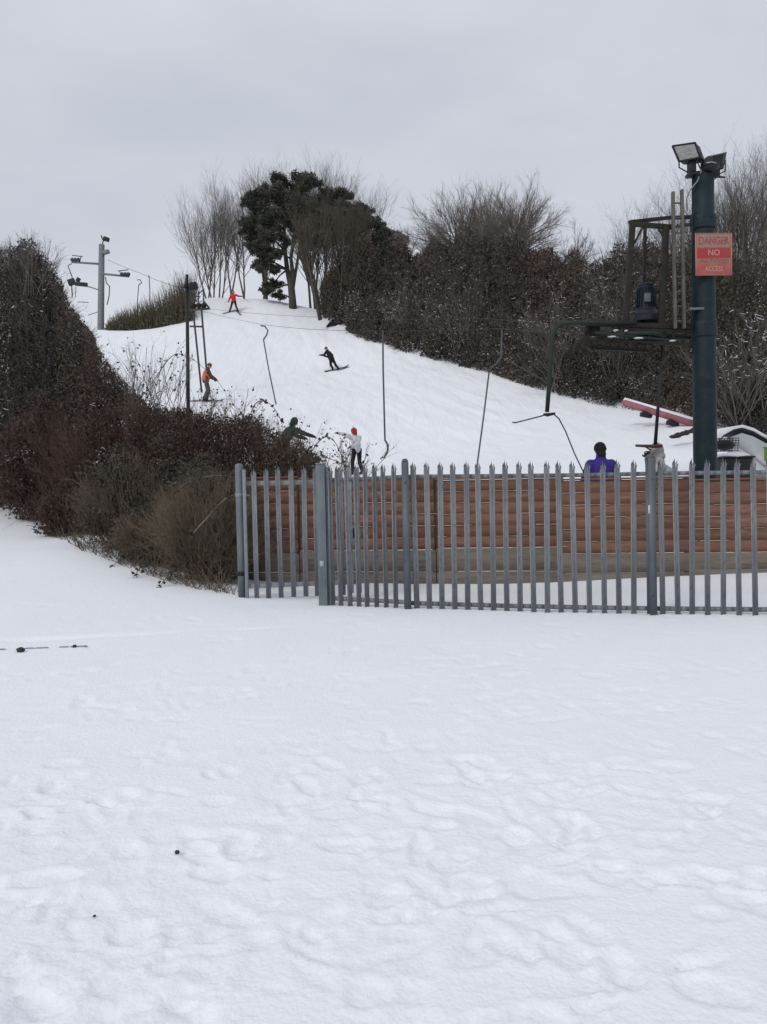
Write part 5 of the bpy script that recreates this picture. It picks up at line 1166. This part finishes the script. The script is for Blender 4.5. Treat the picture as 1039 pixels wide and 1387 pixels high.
# bare stems standing over the hedge
def stems(name, lab, px0, px1, ytop0, ytop1, Z, n, r_, mt, seed, yb=560, kids=6, grp=None, leaves=0, lm=None, lean=.25):
    rr_ = np.random.default_rng(seed); c = ground((px0 + px1) / 2, Z); t = thing(name, lab, 'bush', c, grp)
    x = rr_.uniform(px0, px1, n); A = np.array([P(q, yb, Z + rr_.uniform(-.6, .6)) for q in x])
    yt = rr_.uniform(ytop0, ytop1, n); Lh = (yb - yt) * Z / F
    d = unit(np.stack([rr_.normal(size=n) * lean, rr_.normal(size=n) * lean * .7, np.ones(n)], 1))
    tips = []
    m = MB(); grow(m, A, d, Lh, np.full(n, r_), [dict(nseg=5, wob=.1, up=.05, kids=kids, spread=.6, ratio=.4, tmin=.25), dict(nseg=3, wob=.15, up=.08, kids=3, spread=.6, ratio=.5, tmin=.2), dict(nseg=2, wob=.1, up=.1, kids=1, spread=.5, ratio=.4, tmin=.2)], rr_, tips)
    m.build('stems', mt, t)
    if leaves:
        T = np.concatenate(tips); T = T[rr_.integers(0, len(T), leaves)] + rr_.normal(size=(leaves, 3)) * .03; m = MB(); m.leaves(T, .0024 * Z, 1.5, r=rr_); m.build('leaves', lm, t)
stems('bare_bush', 'thin bare bush with fine upright stems left of the lamp post', 168, 250, 462, 520, 17, 34, .009, TWIG, 801, yb=572, leaves=130, lm=LEAFD)
stems('bare_bush', 'sparse upright twigs standing over the bramble right of the lamp post', 262, 345, 522, 556, 15, 30, .006, TWIGB, 802, yb=585, leaves=130, lm=LEAFD)
stems('bare_bush', 'fine twigs crowning the tallest dark shrub', 28, 62, 320, 345, 19, 34, .009, TWIG, 803, yb=400, lean=.3)
stems('bare_bush', 'fine twigs crowning the shrub at far left edge', -30, 20, 336, 356, 20, 30, .01, TWIG, 804, yb=410, lean=.3)
stems('bare_bush', 'bare twigs round the child in white behind the gate', 432, 492, 585, 622, 13.6, 20, .007, TWIGB, 805, yb=655, leaves=160, lm=LEAFD, lean=.45)
stems('bare_bush', 'leafy twig ends rising from the bramble near the person in green', 350, 432, 556, 596, 14.6, 24, .006, TWIGB, 806, yb=616, leaves=130, lm=LEAFD, lean=.35)
# arching canes
def cane(lab, pts, r_, mt=TWIGR):
    q = [P(*a) for a in pts]; out = []
    for i in range(len(q) - 1):
        p0 = q[max(i - 1, 0)]; p1 = q[i]; p2 = q[i + 1]; p3 = q[min(i + 2, len(q) - 1)]
        for s_ in np.linspace(0, 1, 6)[:-1]: out.append(.5 * ((2 * p1) + (p2 - p0) * s_ + (2 * p0 - 5 * p1 + 4 * p2 - p3) * s_ ** 2 + (3 * p1 - p0 - 3 * p2 + p3) * s_ ** 3))
    out.append(q[-1]); rr_ = np.random.default_rng(int(pts[0][0])); t = thing('bramble_cane', lab, 'bramble', q[0], 'long bramble canes')
    m = MB(); m.tube(out, list(np.linspace(r_, r_ * .45, len(out))), 6); m.build('stem', mt, t)
    O = np.array(out); n = 26; T = O[rr_.integers(0, len(O), n)] + rr_.normal(size=(n, 3)) * .03; m = MB(); m.leaves(T, .055, 1.4, r=rr_); m.build('leaves', LEAFD, t)
cane('long cane arching right above the gate top, ending by the white jacket', [(405, 640, 13.8), (430, 600, 13.8), (445, 592, 13.7), (458, 606, 13.6), (467, 632, 13.5)], .011)
cane('cane looping low over the wooden fence beside the square post', [(425, 650, 13.7), (432, 618, 13.7), (448, 622, 13.6), (470, 632, 13.5), (486, 648, 13.5)], .009)
cane('cane arching over the bramble toward the person in green', [(330, 590, 14.8), (345, 548, 14.8), (362, 545, 14.7), (376, 560, 14.6), (382, 575, 14.6)], .011)
cane('curved bare cane reaching up beside the slope frame', [(205, 520, 16), (232, 483, 16), (252, 482, 16), (272, 495, 16), (292, 515, 16)], .009, TWIG)
cane('pale dry cane lying diagonally left of the hinge post', [(262, 722, 10.9), (280, 702, 10.7), (300, 680, 10.6), (316, 670, 10.5)], .012, TWIGP)
cane('pale arching cane over the bramble left of the hinge post', [(240, 662, 11), (262, 650, 10.9), (285, 645, 10.8), (308, 644, 10.8)], .007, TWIGP)
cane('dark dry stick poking out over the snow', [(236, 768, 11), (226, 782, 10.7), (212, 800, 10.4)], .008, TWIGB)
cane('thin dry stick lying on the snow, left of the dark one', [(200, 760, 11.4), (185, 776, 11.1), (168, 800, 10.7)], .006, TWIGB)
cane('short dry stick at the snow edge, leftmost', [(165, 755, 12), (152, 768, 11.7), (140, 783, 11.4)], .006, TWIGB)
rr_ = np.random.default_rng(33)
t = thing('dry_stalks', 'fringe of fine dry stalks where the bramble meets the snow', 'dry stalks', ground(200, 11.6)); n = 420
x = rr_.uniform(60, 322, n); yb_ = np.interp(x, [60, 110, 200, 322], [722, 745, 778, 806]); Zb = np.interp(x, [60, 110, 200, 322], [15.2, 12.9, 11.4, 10.2]) + rr_.uniform(-.15, .5, n)
A = np.array([P(a, b, c) for a, b, c in zip(x, yb_, Zb)]); A[:, 2] = base_h(A[:, 0], A[:, 1])
B = A + np.stack([rr_.normal(size=n) * .5, rr_.normal(size=n) * .4 - .2, rr_.uniform(.3, 1.2, n)], 1) * rr_.uniform(.15, .5, (n, 1))
m = MB(); m.segs(A, B, np.full(n, .005), np.full(n, .002)); m.build('stems', TWIGB, t)

# ------------------------------------------------------------------ light and sky
EL, AZ = 38, 215
w = bpy.data.worlds.new('World'); S.world = w; w.use_nodes = True; nt = w.node_tree; N = nt.nodes; Lk = nt.links
bg = N['Background']; sky = N.new('ShaderNodeTexSky'); sky.sky_type = 'NISHITA'; sky.sun_disc = False; sky.sun_elevation = R(EL); sky.sun_rotation = R(AZ); sky.dust_density = 4; sky.air_density = 1
tc = N.new('ShaderNodeTexCoord'); mp = N.new('ShaderNodeMapping'); mp.inputs['Scale'].default_value = (1.2, 1.2, 3.2); Lk.new(tc.outputs['Generated'], mp.inputs[0])
nz = N.new('ShaderNodeTexNoise'); nz.inputs['Scale'].default_value = 1.6; nz.inputs['Detail'].default_value = 5; nz.inputs['Roughness'].default_value = .5; Lk.new(mp.outputs[0], nz.inputs['Vector'])
cr = N.new('ShaderNodeValToRGB'); cr.color_ramp.elements[0].position = .36; cr.color_ramp.elements[1].position = .64
K = 10.0
cr.color_ramp.elements[0].color = (.53, .565, .64, 1); cr.color_ramp.elements[1].color = (.65, .67, .73, 1); Lk.new(nz.outputs[0], cr.inputs[0])
sc2 = N.new('ShaderNodeVectorMath'); sc2.operation = 'SCALE'; sc2.inputs['Scale'].default_value = K; Lk.new(cr.outputs[0], sc2.inputs[0])
mx = N.new('ShaderNodeMix'); mx.data_type = 'RGBA'; mx.inputs[0].default_value = .94; Lk.new(sky.outputs[0], mx.inputs[6]); Lk.new(sc2.outputs[0], mx.inputs[7])
Lk.new(mx.outputs[2], bg.inputs[0]); bg.inputs[1].default_value = .1
sd = bpy.data.lights.new('sun', 'SUN'); sd.energy = .95; sd.angle = R(14); sd.color = (1, .97, .93); so = bpy.data.objects.new('sun', sd); COL.objects.link(so)
dv = Vector((math.sin(R(AZ)) * math.cos(R(EL)), math.cos(R(AZ)) * math.cos(R(EL)), math.sin(R(EL)))); so.rotation_euler = dv.to_track_quat('Z', 'Y').to_euler()
vs = S.view_settings; vs.view_transform = 'Standard'; vs.look = 'None'; vs.gamma = 1; vs.exposure = .1; vs.use_curve_mapping = False
S.cycles.use_adaptive_sampling = True; S.cycles.max_bounces = 6; S.cycles.use_denoising = True
